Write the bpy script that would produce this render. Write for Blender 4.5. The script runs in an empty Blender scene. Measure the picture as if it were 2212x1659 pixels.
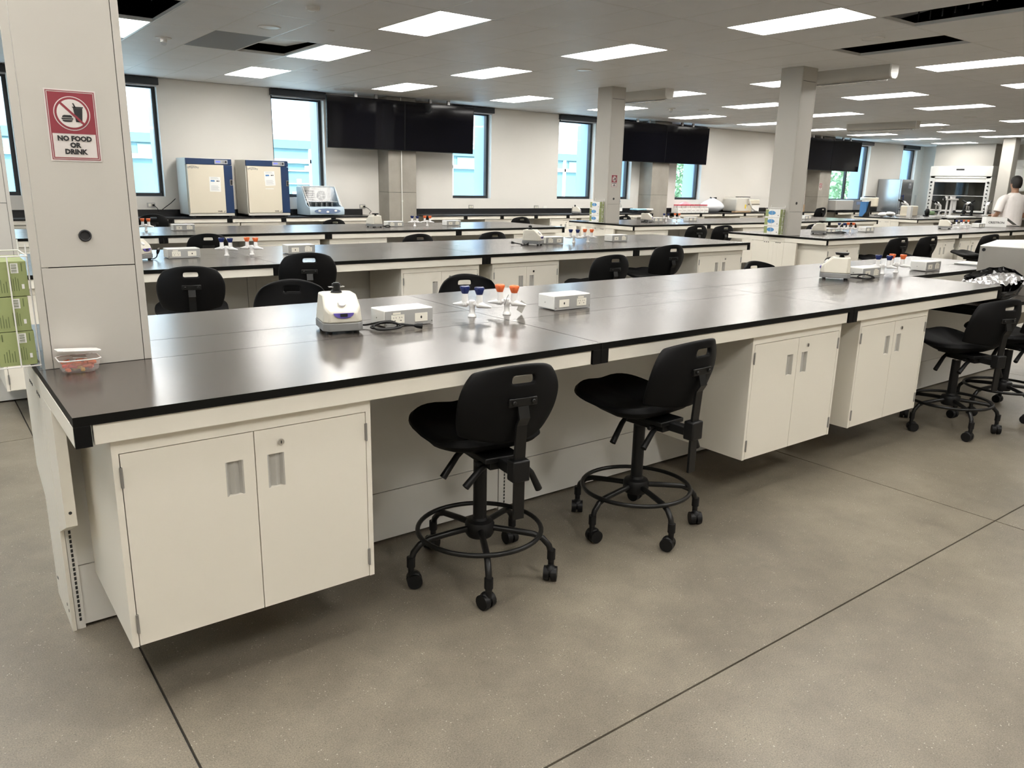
import bpy, math, random
from mathutils import Vector, Matrix
random.seed(7)
PI = math.pi
S = bpy.context.scene
COL = S.collection

# ------------------------------------------------------------------ camera
YAW, PITCH, ROLL, FPX = 0.6532, 0.2514, 0.0206, 1687.8
CAMP = Vector((-0.2622, -2.1657, 1.5097))
fw = Vector((math.sin(YAW)*math.cos(PITCH), math.cos(YAW)*math.cos(PITCH), -math.sin(PITCH)))
rr = Vector((math.cos(YAW), -math.sin(YAW), 0)); uu = rr.cross(fw)
r_ = math.cos(ROLL)*rr + math.sin(ROLL)*uu
u_ = -math.sin(ROLL)*rr + math.cos(ROLL)*uu
cam = bpy.data.cameras.new('camera'); camo = bpy.data.objects.new('camera', cam); COL.objects.link(camo)
camo.matrix_world = Matrix(((r_.x, u_.x, -fw.x, CAMP.x), (r_.y, u_.y, -fw.y, CAMP.y), (r_.z, u_.z, -fw.z, CAMP.z), (0, 0, 0, 1)))
cam.sensor_width = 36.0; cam.lens = FPX/2212*36.0; cam.clip_start = 0.05; cam.clip_end = 300
S.camera = camo

# ------------------------------------------------------------------ world, exposure
W = bpy.data.worlds.new('sky'); S.world = W; W.use_nodes = True
nt = W.node_tree; nt.nodes.clear()
bg = nt.nodes.new('ShaderNodeBackground'); out = nt.nodes.new('ShaderNodeOutputWorld')
bg.inputs[0].default_value = (0.62, 0.82, 1.0, 1); bg.inputs[1].default_value = 6.0
nt.links.new(bg.outputs[0], out.inputs[0])
sun = bpy.data.lights.new('sun', 'SUN'); sun.energy = 7.0; sun.angle = .01; sun.color = (1, .97, .92)
suno = bpy.data.objects.new('sun', sun); COL.objects.link(suno); suno.rotation_euler = (math.radians(42), 0, math.radians(-18))
LIGHT_E = 19.0
S.view_settings.view_transform = 'Standard'; S.view_settings.look = 'None'
S.view_settings.gamma = 1.0; S.view_settings.use_curve_mapping = False
S.view_settings.exposure = 0.30
S.cycles.max_bounces = 12; S.cycles.diffuse_bounces = 6; S.cycles.glossy_bounces = 4
S.cycles.transparent_max_bounces = 16; S.cycles.use_denoising = True; S.cycles.use_adaptive_sampling = False; S.cycles.sampling_pattern = 'TABULATED_SOBOL'
S.cycles.sample_clamp_indirect = 4.0; S.cycles.caustics_reflective = False; S.cycles.caustics_refractive = False

# ------------------------------------------------------------------ materials
def srgb(r, g, b):
    f = lambda c: (c/255/12.92) if c/255 <= .04045 else ((c/255+.055)/1.055)**2.4
    return (f(r), f(g), f(b))
def mat(name, col, rough=.5, metal=0., spec=.5, noise=None, bump=None, emis=None, coat=0.):
    m = bpy.data.materials.new(name); m.use_nodes = True; n = m.node_tree; b = n.nodes['Principled BSDF']
    b.inputs['Base Color'].default_value = (*col, 1); b.inputs['Roughness'].default_value = rough
    b.inputs['Metallic'].default_value = metal; b.inputs['Specular IOR Level'].default_value = spec
    b.inputs['Coat Weight'].default_value = coat
    tc = n.nodes.new('ShaderNodeTexCoord')
    if noise:   # (scale, dark factor, detail)
        t = n.nodes.new('ShaderNodeTexNoise'); t.inputs['Scale'].default_value = noise[0]; t.inputs['Detail'].default_value = noise[2] if len(noise) > 2 else 4
        n.links.new(tc.outputs['Object'], t.inputs['Vector'])
        r = n.nodes.new('ShaderNodeValToRGB'); r.color_ramp.elements[0].position = .3; r.color_ramp.elements[1].position = .7
        r.color_ramp.elements[0].color = (*[c*noise[1] for c in col], 1); r.color_ramp.elements[1].color = (*col, 1)
        n.links.new(t.outputs['Fac'], r.inputs[0]); n.links.new(r.outputs[0], b.inputs['Base Color'])
    if bump:    # (scale, strength)
        t = n.nodes.new('ShaderNodeTexNoise'); t.inputs['Scale'].default_value = bump[0]; t.inputs['Detail'].default_value = 4
        n.links.new(tc.outputs['Object'], t.inputs['Vector'])
        bu = n.nodes.new('ShaderNodeBump'); bu.inputs['Strength'].default_value = bump[1]; bu.inputs['Distance'].default_value = .01
        n.links.new(t.outputs['Fac'], bu.inputs['Height']); n.links.new(bu.outputs[0], b.inputs['Normal'])
    if emis:
        b.inputs['Emission Color'].default_value = (*emis[0], 1); b.inputs['Emission Strength'].default_value = emis[1]
    return m
M = {}
M['cab'] = mat('cabinet_enamel', (.80, .765, .68), .32, bump=(60, .01))
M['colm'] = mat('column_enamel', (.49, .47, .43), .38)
M['chase'] = mat('panel_enamel', (.74, .73, .69), .35)
M['gap'] = mat('gap_dark', (.03, .03, .03), .8)
M['steel'] = mat('brushed_steel', (.42, .42, .42), .35, .9)
M['chestm'] = mat('chest_metal', (.34, .32, .29), .5, .35, noise=(4, .85))
M['chrome'] = mat('chrome', (.75, .75, .75), .15, 1.)
M['pocket'] = mat('pull_grey', (.55, .54, .51), .35, .3)
M['blackp'] = mat('black_plastic', (.005, .005, .0055), .45, spec=.3)
M['blackf'] = mat('black_polyurethane', (.004, .004, .0045), .6, spec=.16, bump=(300, .04))
M['blackm'] = mat('black_metal', (.005, .005, .005), .35, spec=.35)
M['brk'] = mat('black_bracket', (.005, .005, .005), .5, spec=.15)
M['wall'] = mat('wall_paint', (.72, .695, .65), .7, bump=(80, .02))
M['tile'] = mat('ceiling_tile', (.92, .93, .95), .5, spec=.4, noise=(3, .96, 6), bump=(300, .05))
M['tilegrey'] = mat('grey_tile', (.22, .23, .24), .6)
M['tbar'] = mat('ceiling_tbar', (.80, .80, .79), .35)
M['plenum'] = mat('plenum_dark', (.015, .015, .017), .9)
M['duct'] = mat('duct_metal', (.10, .10, .11), .4, .6)
M['diff'] = mat('light_diffuser', (.9, .9, .9), .5, emis=((1.0, .968, .91), LIGHT_E))
M['white'] = mat('white_plastic', (.80, .79, .76), .4)
M['outlet'] = mat('outlet_ivory', (.80, .77, .68), .35)
M['boxtop'] = mat('power_box_lid', (.74, .74, .71), .35)
M['boxface'] = mat('power_box_face', (.36, .36, .35), .4)
M['beige'] = mat('mixer_beige', (.62, .59, .51), .4)
M['mgrey'] = mat('mixer_grey', (.22, .22, .22), .45)
M['purple'] = mat('mixer_purple', (.12, .09, .38), .35)
M['navy'] = mat('knob_navy', (.008, .018, .11), .22)
M['orange'] = mat('knob_orange', (.78, .16, .045), .3)
M['fixw'] = mat('fixture_white', (.82, .81, .80), .25)
M['red'] = mat('sign_red', (.24, .030, .045), .45)
M['signw'] = mat('sign_white', (.62, .58, .56), .45)
M['ink'] = mat('ink_black', (.012, .012, .014), .5)
M['green'] = mat('glove_green', (.30, .35, .15), .6)
M['inkg'] = mat('ink_green', (.10, .13, .05), .6)
M['blue'] = mat('oval_blue', (.10, .30, .58), .5)
M['navyp'] = mat('incubator_navy', (.012, .035, .10), .3)
M['inc'] = mat('incubator_cream', (.70, .64, .52), .4)
M['incs'] = mat('incubator_side', (.66, .64, .58), .4)
M['lcd'] = mat('display_blue', (.10, .12, .8), .3, emis=((.2, .25, 1.), .6))
M['shk'] = mat('shaker_blue', (.42, .52, .60), .35)
M['shkd'] = mat('shaker_panel', (.16, .22, .36), .35)
M['screen'] = mat('screen_black', (.003, .003, .005), .06, spec=.32)
M['conc'] = mat('concrete_pillar', (.34, .315, .275), .75, noise=(2.2, .72, 8), bump=(25, .15))
M['paper'] = mat('paper_white', (.82, .82, .80), .6)
M['card'] = mat('cardboard', (.35, .24, .14), .8)
M['frame'] = mat('window_black', (.012, .014, .018), .4)
M['hem'] = mat('shade_hem', (.45, .46, .48), .4, .5)
M['fin'] = mat('exterior_reveal', (.35, .48, .66), .4)
M['find'] = mat('exterior_gasket', (.05, .09, .15), .5)
M['pink'] = mat('pink_bag', (.75, .38, .42), .35)
M['redcap'] = mat('red_cap', (.55, .03, .05), .4)
M['wbag'] = mat('white_bag', (.72, .74, .78), .35)
M['foil'] = mat('foil', (.82, .82, .84), .3, .85)
M['bin'] = mat('bin_bag', (.006, .006, .007), .18)
M['cloth'] = mat('light_blue_cloth', (.35, .58, .68), .8)
M['stain'] = mat('stainless', (.55, .57, .60), .22, .9)
M['greyb'] = mat('grey_enamel', (.40, .39, .37), .45)
M['greyd'] = mat('dark_grey_enamel', (.16, .17, .19), .45)
M['csib'] = mat('holder_blue', (.06, .20, .45), .4)
M['skin'] = mat('skin', (.36, .20, .13), .5)
M['hair'] = mat('hair_black', (.012, .009, .008), .6, bump=(120, .4))
M['tee'] = mat('shirt_white', (.80, .76, .74), .8, bump=(12, .25))
M['pants'] = mat('pants_dark', (.02, .025, .05), .8)
M['yellow'] = mat('label_yellow', (.8, .6, .05), .5)
M['ext'] = mat('facade_white', (.85, .86, .86), .6)
M['teal'] = mat('facade_teal', (.17, .29, .31), .12)
M['tealm'] = mat('facade_teal_blind', (.24, .38, .37), .3)
M['tealb'] = mat('facade_blue_band', (.14, .24, .28), .4)
M['ground'] = mat('paving', (.45, .45, .42), .8)
M['leaf'] = mat('leaf_green', (.24, .36, .20), .7)
M['bark'] = mat('bark', (.12, .08, .05), .9)
M['yel2'] = mat('candy_yellow', (.75, .42, .05), .3)
M['red2'] = mat('candy_red', (.65, .07, .04), .3)

def worktop_mat():
    m = bpy.data.materials.new('worktop_laminate'); m.use_nodes = True; n = m.node_tree; b = n.nodes['Principled BSDF']
    tc = n.nodes.new('ShaderNodeTexCoord'); g = n.nodes.new('ShaderNodeNewGeometry')
    t = n.nodes.new('ShaderNodeTexNoise'); t.inputs['Scale'].default_value = 2.5; t.inputs['Detail'].default_value = 5
    n.links.new(g.outputs['Position'], t.inputs['Vector'])
    mr = n.nodes.new('ShaderNodeMapRange'); mr.inputs[3].default_value = .19; mr.inputs[4].default_value = .28
    n.links.new(t.outputs['Fac'], mr.inputs[0]); n.links.new(mr.outputs[0], b.inputs['Roughness'])
    b.inputs['Base Color'].default_value = (.060, .051, .044, 1)
    b.inputs['IOR'].default_value = 1.75; b.inputs['Specular IOR Level'].default_value = .5
    return m
M['top'] = worktop_mat()
M['topw'] = mat('epoxy_black', (.012, .012, .014), .25)
M['edge'] = mat('worktop_edge', (.005, .005, .0045), .5, spec=.15)

def floor_mat():
    m = bpy.data.materials.new('polished_concrete'); m.use_nodes = True; n = m.node_tree; b = n.nodes['Principled BSDF']
    g = n.nodes.new('ShaderNodeNewGeometry')
    def noise(sc, det, rough=.6):
        t = n.nodes.new('ShaderNodeTexNoise'); t.inputs['Scale'].default_value = sc; t.inputs['Detail'].default_value = det; t.inputs['Roughness'].default_value = rough
        n.links.new(g.outputs['Position'], t.inputs['Vector']); return t
    def ramp(src, p0, c0, p1, c1):
        r = n.nodes.new('ShaderNodeValToRGB'); e = r.color_ramp.elements
        e[0].position = p0; e[0].color = (*c0, 1); e[1].position = p1; e[1].color = (*c1, 1)
        n.links.new(src, r.inputs[0]); return r
    def mul(a, bb, fac=1.):
        x = n.nodes.new('ShaderNodeMix'); x.data_type = 'RGBA'; x.blend_type = 'MULTIPLY'; x.inputs[0].default_value = fac
        n.links.new(a, x.inputs[6]); n.links.new(bb, x.inputs[7]); return x.outputs[2]
    base = ramp(noise(.9, 6).outputs['Fac'], .28, (.138, .119, .094), .74, (.258, .226, .182))
    mid = ramp(noise(6, 6, .7).outputs['Fac'], .25, (.78, .78, .78), .75, (1.12, 1.12, 1.10))
    fine = ramp(noise(230, 3, .8).outputs['Fac'], .32, (.58, .58, .57), .62, (1.18, 1.18, 1.15))
    c = mul(mul(base.outputs[0], mid.outputs[0]), fine.outputs[0])
    v = n.nodes.new('ShaderNodeTexVoronoi'); v.inputs['Scale'].default_value = 70; n.links.new(g.outputs['Position'], v.inputs['Vector'])
    sp = ramp(v.outputs['Distance'], .09, (1, 1, 1), .16, (0, 0, 0))
    t2 = noise(14, 2); gate = ramp(t2.outputs['Fac'], .48, (0, 0, 0), .60, (1, 1, 1))
    mask = mul(sp.outputs[0], gate.outputs[0])
    x = n.nodes.new('ShaderNodeMix'); x.data_type = 'RGBA'; n.links.new(mask, x.inputs[0]); n.links.new(c, x.inputs[6]); x.inputs[7].default_value = (.48, .44, .37, 1)
    v2 = n.nodes.new('ShaderNodeTexVoronoi'); v2.inputs['Scale'].default_value = 120; n.links.new(g.outputs['Position'], v2.inputs['Vector'])
    sp2 = ramp(v2.outputs['Distance'], .10, (.35, .34, .32), .20, (1, 1, 1)); gate2 = ramp(noise(9, 3).outputs['Fac'], .46, (0, 0, 0), .60, (1, 1, 1))
    x2 = n.nodes.new('ShaderNodeMix'); x2.data_type = 'RGBA'; x2.blend_type = 'MULTIPLY'; n.links.new(gate2.outputs[0], x2.inputs[0]); n.links.new(x.outputs[2], x2.inputs[6]); n.links.new(sp2.outputs[0], x2.inputs[7])
    n.links.new(x2.outputs[2], b.inputs['Base Color'])
    rr2 = n.nodes.new('ShaderNodeMapRange'); rr2.inputs[3].default_value = .34; rr2.inputs[4].default_value = .52
    n.links.new(noise(1.7, 5).outputs['Fac'], rr2.inputs[0]); n.links.new(rr2.outputs[0], b.inputs['Roughness'])
    bu = n.nodes.new('ShaderNodeBump'); bu.inputs['Strength'].default_value = .12; bu.inputs['Distance'].default_value = .004
    n.links.new(noise(160, 4).outputs['Fac'], bu.inputs['Height']); n.links.new(bu.outputs[0], b.inputs['Normal'])
    return m
M['floor'] = floor_mat()

def glass_mat(name, tint, rough=.02, f0=.05, fg=.55):
    m = bpy.data.materials.new(name); m.use_nodes = True; n = m.node_tree; n.nodes.clear()
    o = n.nodes.new('ShaderNodeOutputMaterial'); tr = n.nodes.new('ShaderNodeBsdfTransparent'); gs = n.nodes.new('ShaderNodeBsdfGlossy')
    tr.inputs[0].default_value = (*tint, 1); gs.inputs['Roughness'].default_value = rough
    lw = n.nodes.new('ShaderNodeLayerWeight'); lw.inputs[0].default_value = .5
    pw = n.nodes.new('ShaderNodeMath'); pw.operation = 'POWER'; pw.inputs[1].default_value = 3.5
    ma = n.nodes.new('ShaderNodeMath'); ma.operation = 'MULTIPLY_ADD'; ma.inputs[1].default_value = fg; ma.inputs[2].default_value = f0
    mx = n.nodes.new('ShaderNodeMixShader')
    n.links.new(lw.outputs['Facing'], pw.inputs[0]); n.links.new(pw.outputs[0], ma.inputs[0]); n.links.new(ma.outputs[0], mx.inputs[0])
    n.links.new(tr.outputs[0], mx.inputs[1]); n.links.new(gs.outputs[0], mx.inputs[2]); n.links.new(mx.outputs[0], o.inputs[0])
    return m
M['glass'] = glass_mat('window_glass', (.94, .985, 1.0), f0=.015, fg=.3)
M['clear'] = glass_mat('clear_plastic', (.93, .935, .94), .10, .02, .14)
m_ = bpy.data.materials.new('frosted_plastic'); m_.use_nodes = True; n_ = m_.node_tree; n_.nodes.clear()
o_ = n_.nodes.new('ShaderNodeOutputMaterial'); a_ = n_.nodes.new('ShaderNodeBsdfTransparent'); d_ = n_.nodes.new('ShaderNodeBsdfDiffuse'); x_ = n_.nodes.new('ShaderNodeMixShader')
d_.inputs[0].default_value = (.8, .76, .74, 1); x_.inputs[0].default_value = .30
n_.links.new(a_.outputs[0], x_.inputs[1]); n_.links.new(d_.outputs[0], x_.inputs[2]); n_.links.new(x_.outputs[0], o_.inputs[0]); M['frost'] = m_
M['smoke'] = glass_mat('sash_glass', (.62, .62, .60), .03)

# ------------------------------------------------------------------ mesh builder
class MB:
    def __init__(s): s.v = []; s.f = []; s.mi = []; s.m = 0; s.X = None
    def add(s, vs, fs):
        o = len(s.v)
        if s.X is not None: vs = [s.X @ Vector(v) for v in vs]
        s.v += [tuple(v) for v in vs]; s.f += [tuple(i+o for i in f) for f in fs]; s.mi += [s.m]*len(fs); return s
    def box(s, a, b):
        x0, y0, z0 = a; x1, y1, z1 = b
        return s.add([(x0,y0,z0),(x1,y0,z0),(x1,y1,z0),(x0,y1,z0),(x0,y0,z1),(x1,y0,z1),(x1,y1,z1),(x0,y1,z1)],
                     [(0,3,2,1),(4,5,6,7),(0,1,5,4),(1,2,6,5),(2,3,7,6),(3,0,4,7)])
    def prism(s, pts, axis, a, b):
        # pts 2D polygon; axis 0: (y,z) swept in x, 1: (x,z) swept in y, 2: (x,y) swept in z
        def P(p, w): return (w, p[0], p[1]) if axis == 0 else (p[0], w, p[1]) if axis == 1 else (p[0], p[1], w)
        n = len(pts); vs = [P(p, a) for p in pts]+[P(p, b) for p in pts]
        fs = [tuple(range(n))[::-1], tuple(range(n, 2*n))]+[(i, (i+1) % n, (i+1) % n+n, i+n) for i in range(n)]
        return s.add(vs, fs)
    def tube(s, pts, r, n=10, cap=True, closed=False):
        pts = [Vector(p) for p in pts]; rs = r if isinstance(r, (list, tuple)) else [r]*len(pts)
        vs = []; N = len(pts); ref = None
        for i, p in enumerate(pts):
            if closed: d = (pts[(i+1) % N]-pts[i-1]).normalized()
            else: d = (pts[min(i+1, N-1)]-pts[max(i-1, 0)]).normalized()
            if ref is None:
                ref = Vector((0, 0, 1)) if abs(d.z) < .9 else Vector((1, 0, 0))
            a = (ref-d*ref.dot(d)).normalized(); ref = a; b = d.cross(a)
            vs += [p+(a*math.cos(2*PI*k/n)+b*math.sin(2*PI*k/n))*rs[i] for k in range(n)]
        fs = []
        for i in range(N if closed else N-1):
            j = (i+1) % N
            for k in range(n):
                fs.append((i*n+k, i*n+(k+1) % n, j*n+(k+1) % n, j*n+k))
        if cap and not closed: fs += [tuple(range(n))[::-1], tuple(range((N-1)*n, N*n))]
        return s.add(vs, fs)
    def cyl(s, a, b, r0, r1=None, n=16): return s.tube([a, b], [r0, r0 if r1 is None else r1], n)
    def lathe(s, prof, c=(0, 0, 0), n=24, sx=1., sy=1.):
        vs = []
        for r, z in prof: vs += [(c[0]+r*sx*math.cos(2*PI*k/n), c[1]+r*sy*math.sin(2*PI*k/n), c[2]+z) for k in range(n)]
        fs = []
        for i in range(len(prof)-1):
            for k in range(n): fs.append((i*n+k, i*n+(k+1) % n, (i+1)*n+(k+1) % n, (i+1)*n+k))
        fs += [tuple(range(n))[::-1], tuple(range((len(prof)-1)*n, len(prof)*n))]
        return s.add(vs, fs)
    def ball(s, c, r, n=12, sc=(1, 1, 1)):
        vs = []; m = max(6, n//2+2)
        for i in range(m+1):
            th = PI*i/m
            vs += [(c[0]+r*sc[0]*math.sin(th)*math.cos(2*PI*k/n), c[1]+r*sc[1]*math.sin(th)*math.sin(2*PI*k/n), c[2]+r*sc[2]*math.cos(th)) for k in range(n)]
        fs = [(i*n+k, (i+1)*n+k, (i+1)*n+(k+1) % n, i*n+(k+1) % n) for i in range(m) for k in range(n)]
        return s.add(vs, fs)
    def disc(s, c, r, n=28, axis=1, off=0.001, r_in=0.):
        # flat disc or ring, thin, facing -axis
        A = []; B = []
        for k in range(n):
            t = 2*PI*k/n; A.append((r*math.cos(t), r*math.sin(t)))
            if r_in: B.append((r_in*math.cos(t), r_in*math.sin(t)))
        def P(p, w): return (c[0]+p[0], c[1]+w, c[2]+p[1]) if axis == 1 else (c[0]+w, c[1]+p[0], c[2]+p[1]) if axis == 0 else (c[0]+p[0], c[1]+p[1], c[2]+w)
        if not r_in: return s.add([P(a, 0) for a in A]+[P(a, off) for a in A], [tuple(range(n)), tuple(range(n, 2*n))[::-1]]+[(i, (i+1) % n, (i+1) % n+n, i+n) for i in range(n)])
        vs = [P(a, 0) for a in A]+[P(b, 0) for b in B]+[P(a, off) for a in A]+[P(b, off) for b in B]
        fs = []
        for i in range(n):
            j = (i+1) % n
            fs += [(i, j, n+j, n+i), (2*n+i, 3*n+i, 3*n+j, 2*n+j), (i, 2*n+i, 2*n+j, j), (n+i, n+j, 3*n+j, 3*n+i)]
        return s.add(vs, fs)
    def shell(s, fn, nu, nv, th, mask=lambda u, v: True):
        # closed double surface; fn(u,v)->(Vector point), th offset along +n given by fn2
        idx = {}; vs = []; fs = []
        for side in (0, 1):
            for i in range(nu+1):
                for j in range(nv+1):
                    p, nrm = fn(-1+2*i/nu, j/nv); idx[(side, i, j)] = len(vs); vs.append(Vector(p)+Vector(nrm)*(th*side))
        on = lambda i, j: 0 <= i < nu and 0 <= j < nv and mask(-1+2*(i+.5)/nu, (j+.5)/nv)
        for i in range(nu):
            for j in range(nv):
                if not on(i, j): continue
                a = [(i, j), (i+1, j), (i+1, j+1), (i, j+1)]
                fs.append(tuple(idx[(0, *q)] for q in a)); fs.append(tuple(idx[(1, *q)] for q in a[::-1]))
                for (di, dj), (q0, q1) in (((0, -1), (a[0], a[1])), ((1, 0), (a[1], a[2])), ((0, 1), (a[2], a[3])), ((-1, 0), (a[3], a[0]))):
                    if not on(i+di, j+dj): fs.append((idx[(0, *q1)], idx[(0, *q0)], idx[(1, *q0)], idx[(1, *q1)]))
        used = sorted({k for f in fs for k in f}); mp = {k: n for n, k in enumerate(used)}
        return s.add([vs[k] for k in used], [tuple(mp[k] for k in f) for f in fs])
    def text(s, txt, size, X, th=.0006, bold=0., align='CENTER'):
        cu = bpy.data.curves.new('t', 'FONT'); cu.body = txt; cu.size = size; cu.align_x = align; cu.offset = bold; cu.resolution_u = 2; cu.extrude = th/2
        o = bpy.data.objects.new('t', cu); COL.objects.link(o)
        me = o.to_mesh(); old = s.X; s.X = (old @ X) if old is not None else X
        s.add([v.co.copy() for v in me.vertices], [tuple(p.vertices) for p in me.polygons]); s.X = old
        o.to_mesh_clear(); bpy.data.objects.remove(o); bpy.data.curves.remove(cu); return s
    def build(s, name, m, parent=None, smooth=False, bevel=0., sub=0):
        me = bpy.data.meshes.new(name); me.from_pydata([tuple(v) for v in s.v], [], s.f)
        for x in (m if isinstance(m, (list, tuple)) else [m]): me.materials.append(M[x])
        me.polygons.foreach_set('material_index', s.mi)
        me.update()
        import bmesh
        bm = bmesh.new(); bm.from_mesh(me); bmesh.ops.recalc_face_normals(bm, faces=bm.faces); bm.to_mesh(me); bm.free()
        o = bpy.data.objects.new(name, me); COL.objects.link(o)
        if bevel:
            b = o.modifiers.new('bevel', 'BEVEL'); b.width = bevel; b.segments = 2; b.limit_method = 'ANGLE'; b.angle_limit = math.radians(40)
        if sub:
            q = o.modifiers.new('sub', 'SUBSURF'); q.levels = sub; q.render_levels = sub
        if smooth:
            me.polygons.foreach_set('use_smooth', [True]*len(me.polygons))
            if not sub:
                me.set_sharp_from_angle(angle=math.radians(42))
        if parent: o.parent = parent
        return o
def TX(x, y, z, rz=0, flip=False):
    # text plane standing upright, readable from -Y (rz turns it)
    return Matrix.Translation((x, y, z)) @ Matrix.Rotation(rz, 4, 'Z') @ Matrix.Rotation(PI/2, 4, 'X')
def thing(name, label, cat, loc=(0, 0, 0), rz=0, group=None):
    o = bpy.data.objects.new(name, None); COL.objects.link(o); o.location = loc; o.rotation_euler = (0, 0, rz); o.empty_display_size = .1
    o['label'] = label; o['category'] = cat
    if group: o['group'] = group
    return o
def tag(o, label, cat, group=None, kind=None):
    o['label'] = label; o['category'] = cat
    if group: o['group'] = group
    if kind: o['kind'] = kind
    return o
def struct(o): o['kind'] = 'structure'; return o
def kids(o): return [c for c in bpy.data.objects if c.parent == o]
def dup(root, loc, rz, label=None, group=None):
    def cp(o, par):
        c = o.copy(); COL.objects.link(c)
        if par: c.parent = par
        for k in kids(o): cp(k, c)
        return c
    r = cp(root, None); r.location = loc; r.rotation_euler = (0, 0, rz)
    if label: r['label'] = label
    if group: r['group'] = group
    return r
def R(z): return Matrix.Rotation(z, 4, 'Z')

# ------------------------------------------------------------------ shell of the room
H = .914; HC = 3.0; YW = 11.61; XE = 27.9; XL = -3.2; YF = -5.2
b = MB(); b.box((XL-.2, YF-.2, -.2), (XE+.2, YW+.4, -.03)); 
# slabs between the saw-cut joints
xj = [0.16+3.51*k for k in range(-1, 9)]; yj = [-4.48, -.83, 3.02, 6.6, 10.2]
xs = [XL-.2]+[x for x in xj if XL < x < XE]+[XE+.2]; ys = [YF-.2]+yj+[YW+.4]
for i in range(len(xs)-1):
    for j in range(len(ys)-1):
        b.box((xs[i]+.0035, ys[j]+.0035, -.03), (xs[i+1]-.0035, ys[j+1]-.0035, 0))
b.m = 1
b.box((XL-.2, YF-.2, -.031), (XE+.2, YW+.4, -.014))
struct(b.build('floor', ['floor', 'gap']))

wins = [(.18, 1.13), (2.18, 3.13), (4.96, 5.92), (8.66, 9.61), (11.44, 12.53), (12.80, 13.75), (15.36, 16.32), (22.3, 24.45), (26.48, 27.44)]
ZW0, ZW1 = 1.19, 2.90
b = MB(); x = XL
for (a, c) in wins:
    b.box((x, YW, 0), (a, YW+.38, 3.75)); b.box((a, YW, 0), (c, YW+.38, ZW0)); b.box((a, YW, ZW1), (c, YW+.38, 3.75)); x = c
b.box((x, YW, 0), (XE+.2, YW+.38, 3.75))
struct(b.build('wall_back', 'wall'))
struct(MB().box((XE, YF-.2, 0), (XE+.2, YW, 3.75)).build('wall_right', 'wall'))
LW = (2.3, 3.4, 1.1, 2.7)  # added window out of view, put in to brighten the near bench end
struct(MB().box((XL-.2, YF-.2, 0), (XL, LW[0], 3.75)).box((XL-.2, LW[1], 0), (XL, YW+.38, 3.75)).box((XL-.2, LW[0], 0), (XL, LW[1], LW[2])).box((XL-.2, LW[0], LW[3]), (XL, LW[1], 3.75)).build('wall_left', 'wall'))
f = MB(); xw = XL-.12
f.box((xw, LW[0], LW[2]), (xw+.06, LW[1], LW[2]+.06)).box((xw, LW[0], LW[3]-.06), (xw+.06, LW[1], LW[3]))
for yy in (LW[0], LW[1]-.06): f.box((xw, yy, LW[2]+.06), (xw+.06, yy+.06, LW[3]-.06))
fo = struct(f.build('window_10', 'frame')); MB().box((xw+.02, LW[0]+.03, LW[2]+.03), (xw+.026, LW[1]-.03, LW[3]-.03)).build('pane', 'glass', fo)
struct(MB().box((XL, YF-.2, 0), (XE, YF, 3.75)).build('wall_front', 'wall'))

for n, (a, c) in enumerate(wins):
    yf = YW+.11
    f = MB(); w = .055
    f.box((a, yf, ZW0), (c, yf+.07, ZW0+w)).box((a, yf, ZW1-w), (c, yf+.07, ZW1)).box((a, yf, ZW0+w), (a+w, yf+.07, ZW1-w)).box((c-w, yf, ZW0+w), (c, yf+.07, ZW1-w))
    if c-a > 1.5: f.box(((a+c)/2-.04, yf, ZW0+w), ((a+c)/2+.04, yf+.07, ZW1-w))
    fo = f.build('window_%d' % (n+1), 'frame', bevel=.003); struct(fo)
    MB().box((a+w, yf+.03, ZW0+w), (c-w, yf+.036, ZW1-w)).build('pane', 'glass', fo)
    # outside reveal
    e = MB(); e.box((a-.0, yf+.07, ZW0), (a+.012, YW+.40, ZW1)).box((c-.012, yf+.12, ZW0), (c, YW+.60, ZW1)); e.m = 1
    e.box((c-.03, yf+.071, ZW0), (c-.004, yf+.12, ZW1)); e.build('reveal', ['fin', 'find'], fo)
    sh = thing('roller_shade', 'black roller shade, '+['partly hidden leftmost window behind the column', 'window left of the two incubators', 'window behind the second incubator', 'window at the right edge of the first screen pair', 'window left of the middle white column', 'narrow window just right of the middle white column', 'window under the right end of the second screen pair', 'wide window beside the third screen pair', 'last narrow window by the fume hood'][n], 'window shade', ((a+c)/2, YW, 2.99), 0, 'roller shades over the windows')
    hw = (c-a)/2+.02
    MB().box((-hw, -.085, -.105), (hw, -.002, -.002)).build('cassette', 'frame', sh, bevel=.004)
    MB().box((-hw+.03, -.045, -.130), (hw-.03, -.030, -.105)).build('hem_bar', 'hem', sh)

# ceiling
GX, GY = .612, 1.225
LX = {1.88: (6.25, 9.92, 12.37, 14.82), 4.33: (3.80, 6.25, 9.92, 12.37, 14.82, 18.49), 6.78: (1.352, 3.80, 6.25, 9.92, 12.37, 14.82, 18.49, 20.94, 23.39),
      9.23: (3.80, 6.25, 8.70, 11.14, 13.59, 16.04, 18.49, 20.94, 23.39, 25.83), -.57: (-1.096, 1.352, 3.80, 9.92, 12.37), -3.02: (-1.1, 1.352, 3.80, 6.25), 1.881: (-1.096, 1.352), 4.331: (-1.096,)}  # last two rows and lights left of the bench: added, unseen, to brighten it
kx0 = int((XL-3.8)/GX)-1
gridx = [3.80+GX*k for k in range(kx0, 41)]; gridx = [g for g in gridx if g < XE]
gridy = [4.33+GY*k for k in range(-8, 6)]
def cell(x, y): return (round((x-3.80)/GX), round((y-4.33)/GY))
lights = set(); lightlist = []
for y, L in LX.items():
    for x in L: lights.add(cell(x, y)); lightlist.append(cell(x, y))
holes = {cell(1.352, 5.555), cell(1.352, 4.33), cell(6.86, .655), cell(6.86, -.57), cell(8.084, 1.88)}
ajar = cell(3.188, 6.78); dark = cell(2.576, 6.78)
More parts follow.
